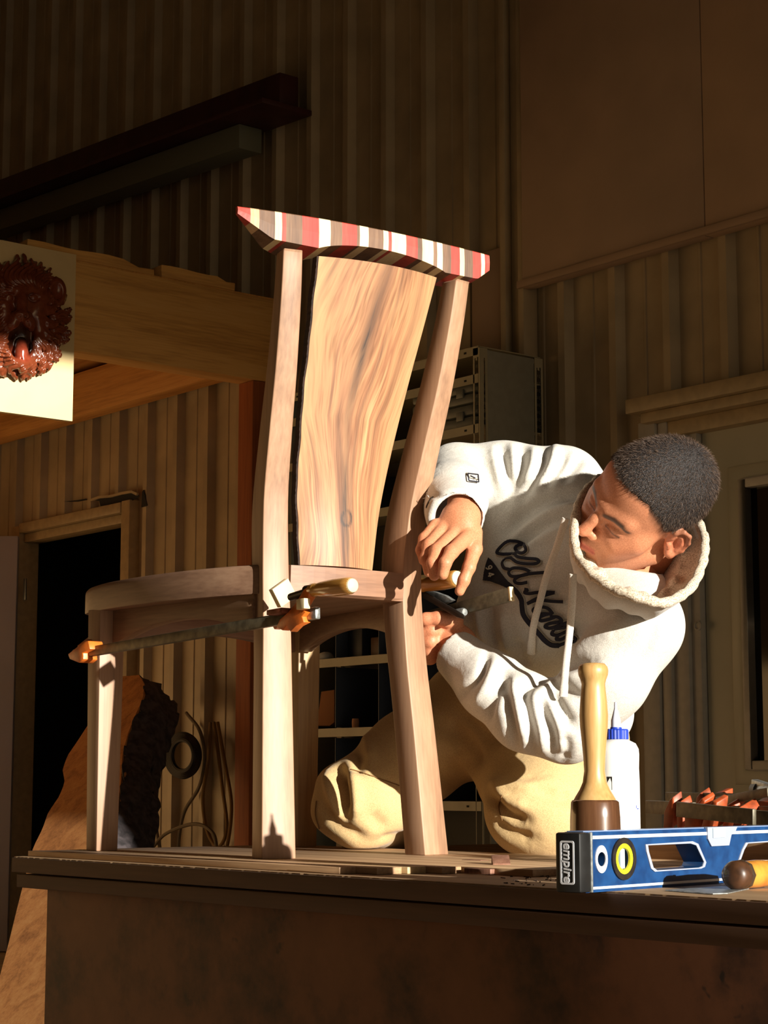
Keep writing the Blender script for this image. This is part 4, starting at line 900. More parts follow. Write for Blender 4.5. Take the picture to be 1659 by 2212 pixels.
def glyph(c0, strokes, w_=58, h_=84):
    rx, ry, ux, uy = .33, .944, .944, -.33
    for st_ in strokes:
        ribbon(num, C2(*[(c0[0]+rx*(x-.45)*w_+ux*(y-.5)*h_, c0[1]+ry*(x-.45)*w_+uy*(y-.5)*h_) for x, y in st_]), 2.3, .0056, n=max(6, 4*(len(st_)-1)))
glyph((258, 628), [[(.78, .72), (.62, .96), (.28, .96), (.10, .72), (.28, .48), (.62, .48), (.78, .72)], [(.78, .72), (.74, .40), (.56, .12), (.24, .02)]])
glyph((285, 722), [[(.66, .0), (.66, .5), (.66, 1.)], [(.66, 1.), (.36, .66), (.02, .30)], [(.02, .30), (.45, .30), (.92, .30)]])
part('year_number', num, M_trimw, hoodie)
for p, da, db in (([(1222, 1120), (1205, 1175), (1182, 1240), (1166, 1300), (1152, 1355), (1147, 1412)], 3.26, None), ([(1238, 1240), (1236, 1300), (1230, 1370), (1222, 1440), (1217, 1504)], 3.16, None)):
    q = spline(p, 26); hits = [cast(HT, *c_)[0] for c_ in q]; dh = np.array([(h_@FW) if h_ is not None else 3.3 for h_ in hits]); lind = np.linspace(da, dh[-1]-.012, len(q)); dd_ = np.minimum(lind, dh-.010)
    for _ in range(6): dd_[1:-1] = np.minimum(dd_[1:-1], .5*(dd_[:-2]+dd_[2:]))
    mb = MB(); mb.tube([PD(c_[0], c_[1], e_) for c_, e_ in zip(q, dd_)], [rm(8.2, 3.2)*(1.15 if i > 23 else 1) for i in range(len(q))], 10, flat=.45, up=-FW)
    part('drawstring', mb, M_cord, man, smooth=True, ang=70)
tagm = MB(); ribbon(tagm, [(1010, 1028), (1030, 1031)], 18, .003, n=4); lt = part('sleeve_label', tagm, M_trimw, hoodie)
tg2 = MB()
for p in ([(1009, 1026), (1030, 1028)], [(1030, 1028), (1031, 1044)], [(1031, 1044), (1011, 1042)], [(1011, 1042), (1009, 1026)], [(1014, 1031), (1024, 1036)]): ribbon(tg2, p, 2.2, .0045, n=4)
part('label_print', tg2, M_navy, hoodie)
# stitched seams
M_seam = plain('seam_thread', (120, 88, 50), .9)
for p in ([(758, 1662), (800, 1675), (855, 1694), (878, 1701)], [(690, 1790), (682, 1760), (684, 1730)], [(1084, 1718), (1078, 1745), (1085, 1772)]): sm = MB(); ribbon(sm, p, 2., .0015, PT, w_at=3.6); part('seam', sm, M_seam, tro)
# frayed threads at the torn cuff
th = MB(); rg = np.random.default_rng(2)
for i in range(16):
    x0, y0 = 912+rg.uniform(-4, 20), 1075+rg.uniform(-12, 14); a, nn = cast(HT, max(x0, 916), y0)
    if a is None: continue
    e = PD(x0-10+rg.normal()*6, y0+rg.normal()*8, 3.34); d_ = (e-a); d_ = d_/np.linalg.norm(d_)*.012
    th.tube(spline([a, a+d_*.6+rg.normal(size=3)*.002, a+d_+rg.normal(size=3)*.004], 6), .0006, 5)
part('frayed_thread', th, M_cord, hoodie)
tearm = MB(); ribbon(tearm, [(921, 1096), (926, 1085), (934, 1074)], 7, .0012, n=8); part('cuff_tear', tearm, plain('tear_shadow', (60, 50, 42), 1.), hoodie)
# ================================================================== clamps on the chair
M_orange = plain('orange_paint', (232, 118, 40), .4, noise=.15, nscale=60)
M_steel = plain('dull_steel', (122, 122, 116), .45, .6, noise=.2, nscale=90)
M_dark = plain('black_iron', (44, 38, 34), .5, .3, noise=.3, nscale=80)
M_bar = plain('bar_steel', (112, 104, 84), .5, .35, noise=.3, nscale=60)
M_galv = plain('galvanised', (168, 172, 170), .4, .6, noise=.25, nscale=120)
M_handle = wood('handle_varnish', (150, 96, 40), (196, 140, 66), (214, 164, 92), 'X', 1.2, .25, 1.5, coat=.5)
M_end = plain('pale_endgrain', (226, 206, 160), .5)
def handle_prof(L, R): return [(R*.55, 0), (R*.78, .002), (R*.80, .012*L/.1), (R*.74, .016*L/.1), (R*.86, .028*L/.1), (R*1.0, .06*L/.1), (R*1.0, .085*L/.1), (R*.95, .095*L/.1), (R*.78, L), (.0001, L+.001)]
# first clamp: along the near side of the chair
YB = 1.775
A = np.array(PY(160, 1414, YB)); B = np.array(PY(682, 1325, YB)); ax = (B-A)/np.linalg.norm(B-A)
c1 = thing('bar_clamp', (A+B)/2, 'orange bar clamp with a turned wooden handle holding the near side of the chair', 'clamp')
part('bar', MB().bar(A, B, .018, .009), M_bar, c1, .002)
tipb = PY(664, 1328, YB-.001); part('bar_end', MB().bar(B-ax*.028, B+ax*.006, .0186, .0096), M_galv, c1, .002)
fj = MB(); fj.prism([PY(x, y, YB-.016) for x, y in ((146, 1413), (180, 1386), (190, 1384), (194, 1402), (178, 1410), (180, 1424), (170, 1432), (150, 1424))], (0, .030, 0))
part('fixed_jaw', fj, M_orange, c1, .002)
fj = MB(); fj.bar(A+ax*.004+[0, .014, .012], A+ax*.004+[0, .044, .034], .026, .012, (1, 0, 0)); part('jaw_pad', fj, M_orange, c1, .002)
sj = MB(); sj.prism([PY(x, y, YB-.014) for x, y in ((596, 1355), (604, 1338), (622, 1322), (640, 1300), (655, 1274), (664, 1268), (669, 1270), (666, 1290), (652, 1314), (660, 1322), (652, 1332), (656, 1344), (640, 1352), (627, 1365), (618, 1352), (610, 1362))], (0, .014, 0))
part('sliding_jaw', sj, M_orange, c1, .0015)
sj = MB(); sj.prism([PY(x, y, YB+.006) for x, y in ((584, 1345), (592, 1330), (628, 1318), (650, 1282), (660, 1276), (660, 1296), (640, 1330), (622, 1340), (592, 1360))], (0, .012, 0))
part('jaw_web', sj, M_orange, c1, .0015)
part('clutch_plate', MB().obox(PY(612, 1322, YB-.008), ax*.020, (0, .018, 0), (0, 0, .004)), plain('rust_plate', (120, 60, 34), .6, .3), c1, .001)
part('spring_block', MB().obox(PY(655, 1305, YB-.02), ax*.010, (0, .006, 0), (0, 0, .008)), M_end, c1, .001)
h0 = np.array(PY(672, 1275.5, YB-.004)); h1 = np.array(PY(770, 1263.5, YB-.004)); hx = (h1-h0)/np.linalg.norm(h1-h0); LH = np.linalg.norm(h1-h0)
sc = MB(); s0 = np.array(PY(628, 1290, YB+.004)); sc.tube([s0, h0+hx*.004], .0062, 10); sc.lathe(h0-hx*.012, hx, [(.0001, 0), (.009, 0), (.009, .014), (.0001, .015)], 12); part('screw', sc, M_dark, c1, smooth=True)
hd_ = part('handle', MB().lathe(h0, hx, handle_prof(LH-.010, .0135), 24), M_handle, c1, smooth=True, ang=60)
part('handle_tip', MB().lathe(h1-hx*.0135, hx, [(.0001, -.002), (.0118, 0), (.0102, .005), (.005, .007), (.0001, .0073)], 20), M_end, hd_, smooth=True)
pc = np.array(PX(611, 1281, -2.492)); an = math.radians(33); e1 = np.array([0, math.cos(an), math.sin(an)]); e2 = np.array([0, -math.sin(an), math.cos(an)])
blk = MB().obox(pc, (.0055, 0, 0), e1*.0185, e2*.0165); solo('clamp_pad', blk, M_end, pc-[0, 0, .02], 'small pale wooden block pressed on the chair leg by the orange clamp', 'wooden block', bevel=.001)
# second clamp: far side, its handle gripped by the person
Y2 = 2.20
c2 = thing('bar_clamp', PY(930, 1300, Y2), 'dark bar clamp with a light wooden handle gripped by the upper hand', 'clamp')
A2 = np.array(PY(868, 1352, 2.235)); B2 = np.array(PY(1104, 1283, 2.235)); a2 = (B2-A2)/np.linalg.norm(B2-A2)
part('bar', MB().bar(A2, B2, .024, .009), M_bar, c2, .0015); part('bar_cap', MB().bar(B2-a2*.002, B2+a2*.003, .0245, .0100), M_end, c2, .001)
h0 = np.array(PY(906, 1266, Y2)); h1 = np.array(PY(994, 1248, Y2)); hx = (h1-h0)/np.linalg.norm(h1-h0); LH = np.linalg.norm(h1-h0)
hd_ = part('handle', MB().lathe(h0, hx, handle_prof(LH-.006, .0155), 24), M_handle, c2, smooth=True, ang=60)
part('handle_tip', MB().lathe(h1-hx*.012, hx, [(.0001, -.002), (.0140, 0), (.0128, .006), (.007, .009), (.0001, .0095)], 22), M_end, hd_, smooth=True)
sc = MB(); s0 = np.array(PY(856, 1277, Y2)); sc.lathe(s0, hx, [(.0001, 0), (.014, 0), (.015, .006), (.010, .012), (.0085, .030), (.012, .034), (.012, .046), (.007, .052), (.006, .075), (.0001, .076)], 20); part('screw', sc, M_dark, c2, smooth=True)
aj = MB(); aj.loft([[np.array(PY(x, y, 2.205))+[0, q, 0] for q in (0, .02)][0:1]*0+[np.array(PY(x, y-w, 2.205)), np.array(PY(x, y+w, 2.205)), np.array(PY(x, y+w, 2.226)), np.array(PY(x, y-w, 2.226))] for x, y, w in ((888, 1272, 9), (915, 1284, 8), (950, 1305, 8), (985, 1325, 8), (1003, 1333, 5))]); part('arm', aj, M_dark, c2, .002)
gp = MB(); gp.prism([PY(x, y, 2.228) for x, y in ((910, 1280), (935, 1277), (960, 1286), (976, 1296), (955, 1306), (935, 1300))], (0, .010, 0)); part('arm_plate', gp, M_galv, c2, .001)
tp2 = MB(); tp2.lathe(np.array(PY(988, 1325, 2.222)), hx, [(.0001, 0), (.008, 0), (.008, .016), (.006, .02), (.0001, .0205)], 14); part('arm_tip', tp2, M_galv, c2, smooth=True)
# ================================================================== mallet, glue, level on the bench
mb0 = PD(1288, 1905, 2.46); mb0[2] = ZB; d_m = 2.46
def zy(y, d, px=1288): return PD(px, y, d)[2]-ZB
mal = thing('carving_mallet', mb0, 'round carving mallet with a dark head and pale wooden handle, standing beside the glue bottle', 'mallet')
k_ = d_m/4211.
M_malh = wood('mallet_head', (54, 34, 22), (86, 56, 36), (106, 72, 48), 'Z', 1., .25, 1.5, coat=.6)
M_malw = wood('mallet_handle', (150, 108, 58), (190, 148, 92), (206, 170, 116), 'Z', 1., .4, 1.5, coat=.15)
zt = zy(1728, d_m)
part('head', MB().lathe(mb0, (0, 0, 1), [(.0001, .0005), (53*k_, .0005), (56*k_, .004), (55.5*k_, zt*.4), (54*k_, zt*.8), (52*k_, zt-.003), (49*k_, zt), (.0001, zt)], 40), M_malh, mal, smooth=True, ang=60)
hp2 = [(46, 1728), (41, 1719), (33, 1706), (26, 1690), (22.5, 1665), (24, 1635), (27, 1600), (30, 1570), (31, 1545), (29, 1515), (26.5, 1490), (25.5, 1478), (28, 1468), (32, 1458), (33, 1448), (31, 1440), (25, 1433.5), (12, 1432), (.1, 1432)]
part('handle', MB().lathe(mb0+[.0, .0, 0], (0, 0, 1), [(r_*k_, zy(y_, d_m)) for r_, y_ in hp2], 40), M_malw, mal, smooth=True, ang=80)
gb0 = PD(1336, 1900, 2.545); gb0[2] = ZB; k_ = 2.545/4211.
glue = thing('glue_bottle', gb0, 'white plastic glue bottle with a blue cap behind the mallet', 'bottle')
M_pl = plain('white_plastic', (232, 230, 224), .35); M_blue = plain('blue_plastic', (34, 62, 170), .4); M_noz = plain('clear_nozzle', (206, 210, 226), .3)
zg = lambda y: zy(y, 2.545, 1336)
part('body', MB().lathe(gb0, (0, 0, 1), [(.0001, .0005), (46*k_, .0005), (49*k_, .006), (49*k_, zg(1690)), (48*k_, zg(1660)), (49*k_, zg(1630)), (48*k_, zg(1618)), (42*k_, zg(1606)), (30*k_, zg(1600)), (24*k_, zg(1597)), (.0001, zg(1596))], 40), M_pl, glue, smooth=True, ang=60)
cp = MB(); n_ = 48
cp.loft([[gb0+np.array([math.cos(2*math.pi*i/n_)*r_*k_*(1 if i % 2 else .955), math.sin(2*math.pi*i/n_)*r_*k_*(1 if i % 2 else .955), z_]) for i in range(n_)] for r_, z_ in ((27, zg(1597)), (27, zg(1578)), (25, zg(1575)))]); part('cap', cp, M_blue, glue)
part('cap_collar', MB().lathe(gb0, (0, 0, 1), [(.0001, zg(1576)), (13*k_, zg(1576)), (12*k_, zg(1571)), (.0001, zg(1570.5))], 24), M_blue, glue, smooth=True)
part('nozzle', MB().lathe(gb0, (0, 0, 1), [(.0001, zg(1572)), (11*k_, zg(1572)), (10.5*k_, zg(1556)), (6*k_, zg(1540)), (3.5*k_, zg(1530)), (3*k_, zg(1517)), (.0001, zg(1516))], 24), M_noz, glue, smooth=True)
for (x_, y_, w_, h_, m_) in ((1317, 1692, .007, .017, M_dark), (1377, 1747, .003, .0016, M_blue), (1374, 1743, .0012, .004, M_blue)):
    q = PD(x_, y_, 2.46+.0) ; v_ = q-gb0; v_[2] = 0
    # put the mark on the bottle wall where this line of sight meets it
    r_ = ray(x_, y_); best = None
    for t_ in np.linspace(2.2, 2.7, 400):
        p_ = CAM+r_*t_
        if math.hypot(p_[0]-gb0[0], p_[1]-gb0[1]) < 49*k_: best = p_; break
    if best is None: continue
    nn = best-gb0; nn[2] = 0; nn /= np.linalg.norm(nn); tt_ = np.cross(UPV, nn)
    part('print_mark', MB().obox(best, nn*.0006, tt_*w_/2, (0, 0, h_/2)), m_, glue)
# spirit level
L0 = np.array(PZ(1266, 1929, ZB)); L1 = np.array(PZ(1560, 1908, ZB)); le = (L1-L0)/np.linalg.norm(L1-L0); ln = np.cross(le, UPV); ln = ln if ln[0] > 0 else -ln
def lv(px, py): q = PPL(px, py, L0, ln)-L0; return (q@le, q[2])
LH_ = lv(1285, 1797)[1]; LT = .030; LL = 1.05
lvl = thing('spirit_level', L0+le*.3-ln*LT/2, 'blue box spirit level with yellow ringed vial, lying across the front of the bench', 'spirit level')
M_lb = plain('level_blue', (26, 68, 118), .3, noise=.12, nscale=40, c2=(18, 50, 94)); M_lw = plain('level_edge', (232, 232, 236), .25, .2); M_lg = plain('level_grey', (150, 158, 176), .45); M_lk = plain('level_rubber', (26, 26, 26), .45, noise=.3, nscale=50); M_ly = plain('vial_yellow', (226, 214, 40), .35); M_lc = plain('vial_clear', (168, 186, 196), .15)
F0 = frame(L0-ln*LT/2, le, (0, 0, 1)); Ff = frame(L0+ln*.0004, le, (0, 0, 1))
hole1 = [lv(*p) for p in ((1398, 1826), (1490, 1822), (1502, 1826), (1519, 1862), (1516, 1871), (1508, 1874), (1418, 1880), (1410, 1874), (1400, 1840))]
hole2 = [lv(*p) for p in ((1606, 1836), (1614, 1822), (1700, 1816), (1716, 1822), (1728, 1852), (1722, 1862), (1610, 1868), (1596, 1864))]
hole3 = [(h[0]+.38, h[1]) for h in hole1]
cr = lv(1346, 1855); cs_ = lv(1298, 1856)
ring_o = circ(cr[0], cr[1], .0225); hole_s = circ(cs_[0], cs_[1], .0085)
part('body', plate([[(.0, 0.0), (LL, 0.0), (LL, LH_), (.0, LH_)], hole1, hole2, hole3, circ(cr[0], cr[1], .0205), hole_s], F0, LT), M_lb, lvl)
def grow(lp, g):
    c_ = np.mean(lp, 0); return [tuple(c_+(np.array(p)-c_)*(1+g/np.linalg.norm(np.array(p)-c_))) for p in lp]
for hl_ in (hole1, hole2, hole3): part('grip_rim', plate([grow(hl_, .0055), hl_], Ff, .0020), M_lg, lvl)
for z0, z1 in ((.0035, .0065), (LH_-.0085, LH_-.0045)): part('edge_line', plate([[(.012, z0), (LL, z0), (LL, z1), (.012, z1)]], Ff, .0012), M_lw, lvl)
part('edge_line', MB().obox(L0+le*LL/2-ln*LT/2+[0, 0, LH_+.0006], le*LL/2, ln*LT*.4, (0, 0, .0006)), plain('level_top', (120, 140, 176), .3), lvl)
vr = part('vial_ring', plate([circ(cr[0], cr[1], .0255), circ(cr[0], cr[1], .0185)], Ff, .004), M_dark, lvl); part('yellow_ring', plate([circ(cr[0], cr[1], .0186), circ(cr[0], cr[1], .0130)], Ff, .003), M_ly, vr)
part('vial', MB().obox(L0+le*cr[0]+[0, 0, cr[1]]-ln*.004, le*.0052, ln*.004, (0, 0, .0125)), M_lc, vr, .002); part('vial_back', plate([circ(cr[0], cr[1], .0204)], frame(L0-ln*.012, le, (0, 0, 1)), .003), M_lw, vr)
part('hang_ring', plate([circ(cs_[0], cs_[1], .0125, 28, .0165), hole_s], Ff, .002), M_lw, lvl)
tv = [lv(*p) for p in ((1525, 1787), (1590, 1785), (1585, 1797), (1577, 1803), (1572, 1826), (1534, 1828), (1526, 1812))]
part('top_vial_mount', plate([tv], Ff, .004), M_lg, lvl); v0 = lv(1536, 1810); v1 = lv(1562, 1788); part('top_vial', plate([[(v0[0], v0[1]), (v1[0], v0[1]), (v1[0], v1[1]), (v0[0], v1[1])]], frame(L0+ln*.002, le, (0, 0, 1)), .003), M_lc, lvl)
cap = part('end_cap', MB().obox(L0-le*.004-ln*LT/2+[0, 0, LH_/2], le*.012, ln*(LT/2+.003), (0, 0, LH_/2-.0004)), M_lk, lvl, .003)
part('cap_band', MB().obox(L0+le*.0085-ln*LT/2+[0, 0, LH_/2], le*.002, ln*(LT/2+.0036), (0, 0, LH_/2-.0002)), M_galv, cap, .001)
FE = frame(L0-le*.0164-ln*LT/2+[0, 0, LH_/2], (0, 0, -1), ln)
part('cap_frame', plate([rrect(-LH_*.36, -LT*.34, LH_*.36, LT*.34, .003), rrect(-LH_*.33, -LT*.27, LH_*.33, LT*.27, .002)], FE, .0008), M_lw, cap)
part('brand_text', text_mb('empire', .0165, FE, .0004, .15, .0003), M_lw, cap)
# chisel handle in front of the level
q0 = np.array(PZ(1592, 1924, ZB)); chx = le*.98+ln*-.05; chx /= np.linalg.norm(chx); R_ = .0178
chs = thing('chisel', q0, 'amber handled chisel with a brown leather butt at the right front edge', 'chisel')
bq = q0+[0, 0, R_+.0006]; M_amb = plain('amber_handle', (214, 150, 62), .25, noise=.3, nscale=40, coat=.5, c2=(196, 120, 48))
part('butt', MB().lathe(bq-chx*.014, chx, [(.0001, 0), (R_*.55, .0006), (R_*.85, .004), (R_*.99, .010), (R_, .022), (.0001, .0225)], 28), plain('leather_butt', (84, 54, 34), .4, noise=.3, nscale=60, coat=.3), chs, smooth=True, ang=60)
part('ferrule', MB().lathe(bq+chx*.0085, chx, [(.0001, 0), (R_*1.03, 0), (R_*1.05, .004), (R_*1.03, .008), (.0001, .0082)], 8), plain('brown_ring', (70, 58, 44), .35, .3), chs, .001)
part('grip', MB().lathe(bq+chx*.0168, chx, [(.0001, 0), (R_*.92, 0), (R_*.96, .03), (R_*.9, .07), (R_*.7, .10), (.0001, .101)], 28), M_amb, chs, smooth=True, ang=60)
part('blade', MB().obox(bq+chx*.18, chx*.07, np.cross(chx, UPV)*.006, (0, 0, .002)), M_steel, chs, .0008)
pl_ = MB(); pl_.prism([PZ(x, y, ZB+.0006) for x, y in ((1438, 1924), (1560, 1916), (1618, 1921), (1572, 1931), (1540, 1932))], (0, 0, .0012)); solo('scraper', pl_, M_galv, PZ(1520, 1924, ZB), 'thin flat steel scraper lying under the front of the level', 'scraper')
# offcuts and chips
M_off = wood('offcut', (92, 58, 44), (134, 92, 72), (160, 118, 94), 'Z', 1.5, .6, 1.5)
for (c_, sz, rz, lb, tl) in ((PZ(1027, 1872, ZB), (.020, .010, .005), .1, 'walnut offcut lying upper left of the three by the strips', .0), (PZ(1040, 1889, ZB), (.026, .009, .004), .06, 'long thin walnut offcut nearest the bench edge', .0), (PZ(1082, 1882, ZB), (.013, .017, .006), .9, 'square walnut offcut tipped against the others', .35)):
    ex = np.array([math.cos(rz), math.sin(rz), 0]); ey = np.array([-math.sin(rz), math.cos(rz), 0]); ez = UPV*1.
    ey2 = ey*math.cos(tl)+ez*math.sin(tl); ez2 = np.cross(ex, ey2); up_ = sz[1]*abs(ey2[2])+sz[2]*abs(ez2[2]); cc = c_+[0, 0, up_+.0006]
    solo('offcut', MB().obox(cc, ex*sz[0], ey2*sz[1], ez2*sz[2]), M_off, cc-[0, 0, up_], lb, 'offcut', 'small offcuts on the bench', bevel=.0006)
ch = MB(); rg = np.random.default_rng(8)
for i in range(70):
    x_, y_ = rg.uniform(1085, 1205), rg.uniform(1876, 1918)
    p_ = np.array(PZ(x_, y_, ZB))
    if p_[1] < BY0+.01 or p_[0] > -1.3: continue
    a_ = rg.uniform(0, 6.3); s_ = abs(rg.normal())*.0012+.0005; ch.obox(p_+[0, 0, .0009], np.array([math.cos(a_), math.sin(a_), .1])*s_, np.array([-math.sin(a_), math.cos(a_), 0])*s_*.5, (0, 0, .0006))
o = solo('wood_chips', ch, plain('chips', (58, 40, 28), .9), PZ(1300, 1900, ZB), 'dark wood crumbs scattered over the front of the bench', 'wood chips'); o['kind'] = 'stuff'
# ================================================================== pile of clamps at the right
M_rust = plain('orange_cast', (178, 78, 36), .45, noise=.3, nscale=50)
def pile_clamp(bar, bw, jaws, label):
    (xa, ya, Ya), (xb, yb, Yb) = bar; a_, b_ = np.array(PY(xa, ya, Ya)), np.array(PY(xb, yb, Yb))
    t_ = thing('bar_clamp', (a_+b_)/2-[0, 0, .03], label, 'clamp', 'orange clamps piled at the right end of the bench')
    part('bar', MB().bar(a_, b_, bw, .007), M_bar, t_, .0012)
    for poly, Y_, th_ in jaws:
        g_ = MB(); g_.prism([PY(x, y, Y_) for x, y in poly], (.004, th_, .010)); part('jaw', g_, M_rust, t_, .0016)
pile_clamp(((1398, 1743, 2.21), (1500, 1748, 2.165)), .020, [(((1432, 1790), (1434, 1754), (1446, 1728), (1453, 1722), (1456, 1748), (1452, 1790)), 2.15, .016), (((1462, 1790), (1460, 1752), (1470, 1730), (1474, 1745), (1474, 1790)), 2.15, .018)], 'orange clamp with a pale bar end, leftmost of the pile')
pile_clamp(((1464, 1748, 2.135), (1630, 1765, 2.10)), .022, [(((1478, 1795), (1478, 1762), (1514, 1760), (1512, 1795)), 2.135, .006), (((1512, 1795), (1524, 1752), (1538, 1730), (1548, 1734), (1545, 1760), (1538, 1795)), 2.13, .022)], 'orange clamp whose wide dark bar crosses the front of the pile')
pile_clamp(((1440, 1722, 2.30), (1720, 1728, 2.26)), .016, [(((1500, 1745), (1504, 1722), (1512, 1713), (1516, 1725), (1514, 1745)), 2.28, .018), (((1534, 1736), (1537, 1716), (1552, 1716), (1552, 1736)), 2.28, .03)], 'orange clamp lying on top at the back of the pile')
pile_clamp(((1556, 1760, 2.165), (1668, 1768, 2.145)), .020, [(((1490, 1760), (1500, 1742), (1516, 1724), (1522, 1732), (1512, 1760)), 2.19, .02), (((1556, 1795), (1566, 1765), (1584, 1750), (1588, 1764), (1580, 1795)), 2.14, .026)], 'orange clamp with tall rusty jaws in the middle of the pile')
pile_clamp(((1585, 1754, 2.20), (1740, 1756, 2.18)), .018, [(((1588, 1790), (1590, 1750), (1606, 1738), (1616, 1756), (1606, 1790)), 2.17, .022), (((1566, 1752), (1572, 1738), (1584, 1732), (1588, 1746), (1580, 1756)), 2.21, .02)], 'orange clamp at the right end of the pile')
pile_clamp(((1550, 1731, 2.25), (1662, 1711, 2.19)), .013, [(((1636, 1742), (1636, 1730), (1664, 1732), (1690, 1740), (1690, 1750)), 2.22, .02)], 'orange clamp with a thin bar sloping up to the pipe fitting')
gp0, gp1 = np.array(PD(1632, 1706, 2.94)), np.array(PD(1700, 1716, 2.80)); pfx = (gp1-gp0)/np.linalg.norm(gp1-gp0)
pf = thing('pipe_clamp', gp0-[0, 0, .03], 'galvanised pipe clamp head lying on the clamps at the right edge', 'clamp')
part('pipe', MB().lathe(gp0, pfx, [(.0001, 0), (.010, 0), (.010, .12), (.0001, .121)], 18), M_galv, pf, smooth=True); part('collar', MB().lathe(gp0+pfx*.008, pfx, [(.0001, 0), (.0135, 0), (.0135, .02), (.0001, .021)], 18), M_dark, pf, smooth=True)
part('lever', MB().bar(np.array(PD(1630, 1690, 2.93)), np.array(PD(1675, 1704, 2.86)), .010, .012), M_galv, pf, .002)
sup = MB(); pa = PD(1575, 1800, 3.05); pa[2] = ZB
sb_ = MB(); sb_.box((pa[0]-.20, pa[1]-.01, ZB+.0006), (pa[0]+.15, pa[1]+.12, ZB+.045)); solo('timber_block', sb_, M_strip, (pa[0], pa[1], ZB), 'timber block beneath the heap of orange clamps', 'timber block', bevel=.002)
# ================================================================== lion sign on the loft beam
SX = -6.385
M_sign = plain('cream_board', (224, 198, 146), .6, noise=.04, nscale=6)
y0 = PX(-95, 0, SX)[1]; y1 = PX(186, 0, SX)[1]; sz0 = .5*(PX(0, 888, SX)[2]+PX(185, 908, SX)[2]); sz1 = .5*(PX(0, 513, SX)[2]+PX(187, 548, SX)[2])
sign = thing('lion_sign', (SX, (y0+y1)/2, sz0), 'cream board with a carved brown roaring lion head, hung on the loft beam', 'sign')
sb = MB(); sb.box((SX-.055, y0, sz0), (SX-.03, y1, sz1)); part('board', sb, M_sign, sign, .002)
hk = MB(); hk.box((SX-.066, y0+.1, sz1-.1), (SX-.056, y1-.1, sz1-.05)); part('batten', hk, M_timber, sign)
XS = SX-.03
def lp(px, py, out=0.): q = np.array(PX(px, py, XS)); q[0] += out; return q
def L5(x, y): return (x/5.145, 500+y/5.145)
c_ = lp(40, 692); s_ = SDF(c_-[.01, .27, .29], c_+[.17, .27, .29], .0032); KY = .00043; KZ = .00033   # metres per crop unit across and up
def lq(x, y, out): return np.array(PX(x/5.145, 500+y/5.145, XS+.6*out))
def lc(pts, k=.008, op='add'): s_.chain([(lq(x, y, o_), r_*.00036) for x, y, o_, r_ in pts], k, op)
def le_(x, y, o_, r, k=.01, op='add'): s_.ell(lq(x, y, o_), I3, (r[0]*.7, r[1], r[2]), k, op)
le_(225, 990, 0, (.060, .190, .185), .02)
rg = np.random.default_rng(5)
FC = np.array([235., 940.])
for ring_, (r0, r1, n_, o0, o1, wd_) in enumerate(((290, 500, 17, .100, .085, 56), (380, 590, 25, .075, .050, 56), (470, 640, 33, .050, .018, 50))):     # mane locks sweep out and curl down
    for i in range(n_):
        a_ = 2*math.pi*(i+.5*ring_)/n_+rg.normal()*.04; dx, dy = math.cos(a_), -math.sin(a_)
        sg = 1 if dx >= 0 else -1; dn = .22+.25*max(0, -dy)
        yk = 1.12 if dy < 0 else 1.08
        pts = []
        for t_ in (0, .25, .5, .75, 1.):
            rr_ = r0+(r1-r0)*t_*(1+.06*rg.normal()); x_ = FC[0]+dx*rr_*.86+sg*38*math.sin(t_*3.6)*abs(dy); y_ = FC[1]+dy*rr_*yk*.98+46*math.sin(t_*3.6)*abs(dx)+dn*150*t_*t_*abs(dx)+30
            pts.append((x_, y_, o0+(o1-o0)*t_**1.5+.012*math.sin(math.pi*t_), wd_*(1.0-.45*t_**3)))
        nx_, ny_ = -dy, dx
        for gk in (-.62, 0, .62):
            lc([(x_+nx_*w_*gk*(1-.75*q_**2), y_+ny_*w_*gk*(1-.75*q_**2), o_+(.006 if gk == 0 else 0), w_*.46) for q_, (x_, y_, o_, w_) in zip((0, .25, .5, .75, 1.), pts)], .0022)
le_(235, 720, .050, (.075, .105, .120), .02)                                                            # skull
le_(235, 640, .085, (.045, .075, .055), .02)                                                            # forehead
for sgn in (-1, 1):
    X_ = lambda x: 235+sgn*x
    lc([(X_(45), 660, .132, 34), (X_(110), 640, .128, 34), (X_(185), 690, .105, 30)], .012)              # brows
    le_(X_(135), 735, .128, (.020, .026, .017), .008, 'sub'); le_(X_(135), 738, .114, (.016, .018, .013), .003); le_(X_(132), 740, .136, (.008, .006, .006), .002, 'sub')
    lc([(X_(95), 722, .126, 9), (X_(140), 710, .126, 9), (X_(185), 735, .112, 9)], .004)                 # lids
    lc([(X_(190), 840, .085, 70), (X_(170), 960, .095, 62)], .02)                                       # cheekbones
    lc([(X_(62), 960, .140, 70), (X_(95), 1030, .132, 60), (X_(110), 1085, .118, 34)], .012)             # muzzle pads
    for w_ in range(3): lc([(X_(50+22*w_), 985+18*w_, .166-.004*w_, 5), (X_(95+16*w_), 1010+20*w_, .158-.006*w_, 4)], .003, 'sub')
    lc([(X_(185), 1020, .090, 60), (X_(190), 1180, .085, 48), (X_(165), 1340, .085, 44), (X_(100), 1470, .090, 46)], .012)   # jaw sides
    lc([(X_(95), 1085, .128, 22), (X_(92), 1150, .124, 13), (X_(90), 1195, .120, 4)], .003)              # upper fangs
    lc([(X_(82), 1440, .108, 20), (X_(84), 1380, .112, 12), (X_(86), 1340, .112, 4)], .003)              # lower fangs
    le_(X_(400), 655, .060, (.024, .040, .052), .010); le_(X_(404), 662, .086, (.020, .024, .034), .008, 'sub')
    for t_ in range(4): lc([(X_(375+14*t_), 640, .070, 4), (X_(385+8*t_), 720, .066, 4)], .002, 'sub')
lc([(235, 640, .128, 52), (240, 780, .150, 56), (245, 900, .168, 58)], .012)                             # bridge
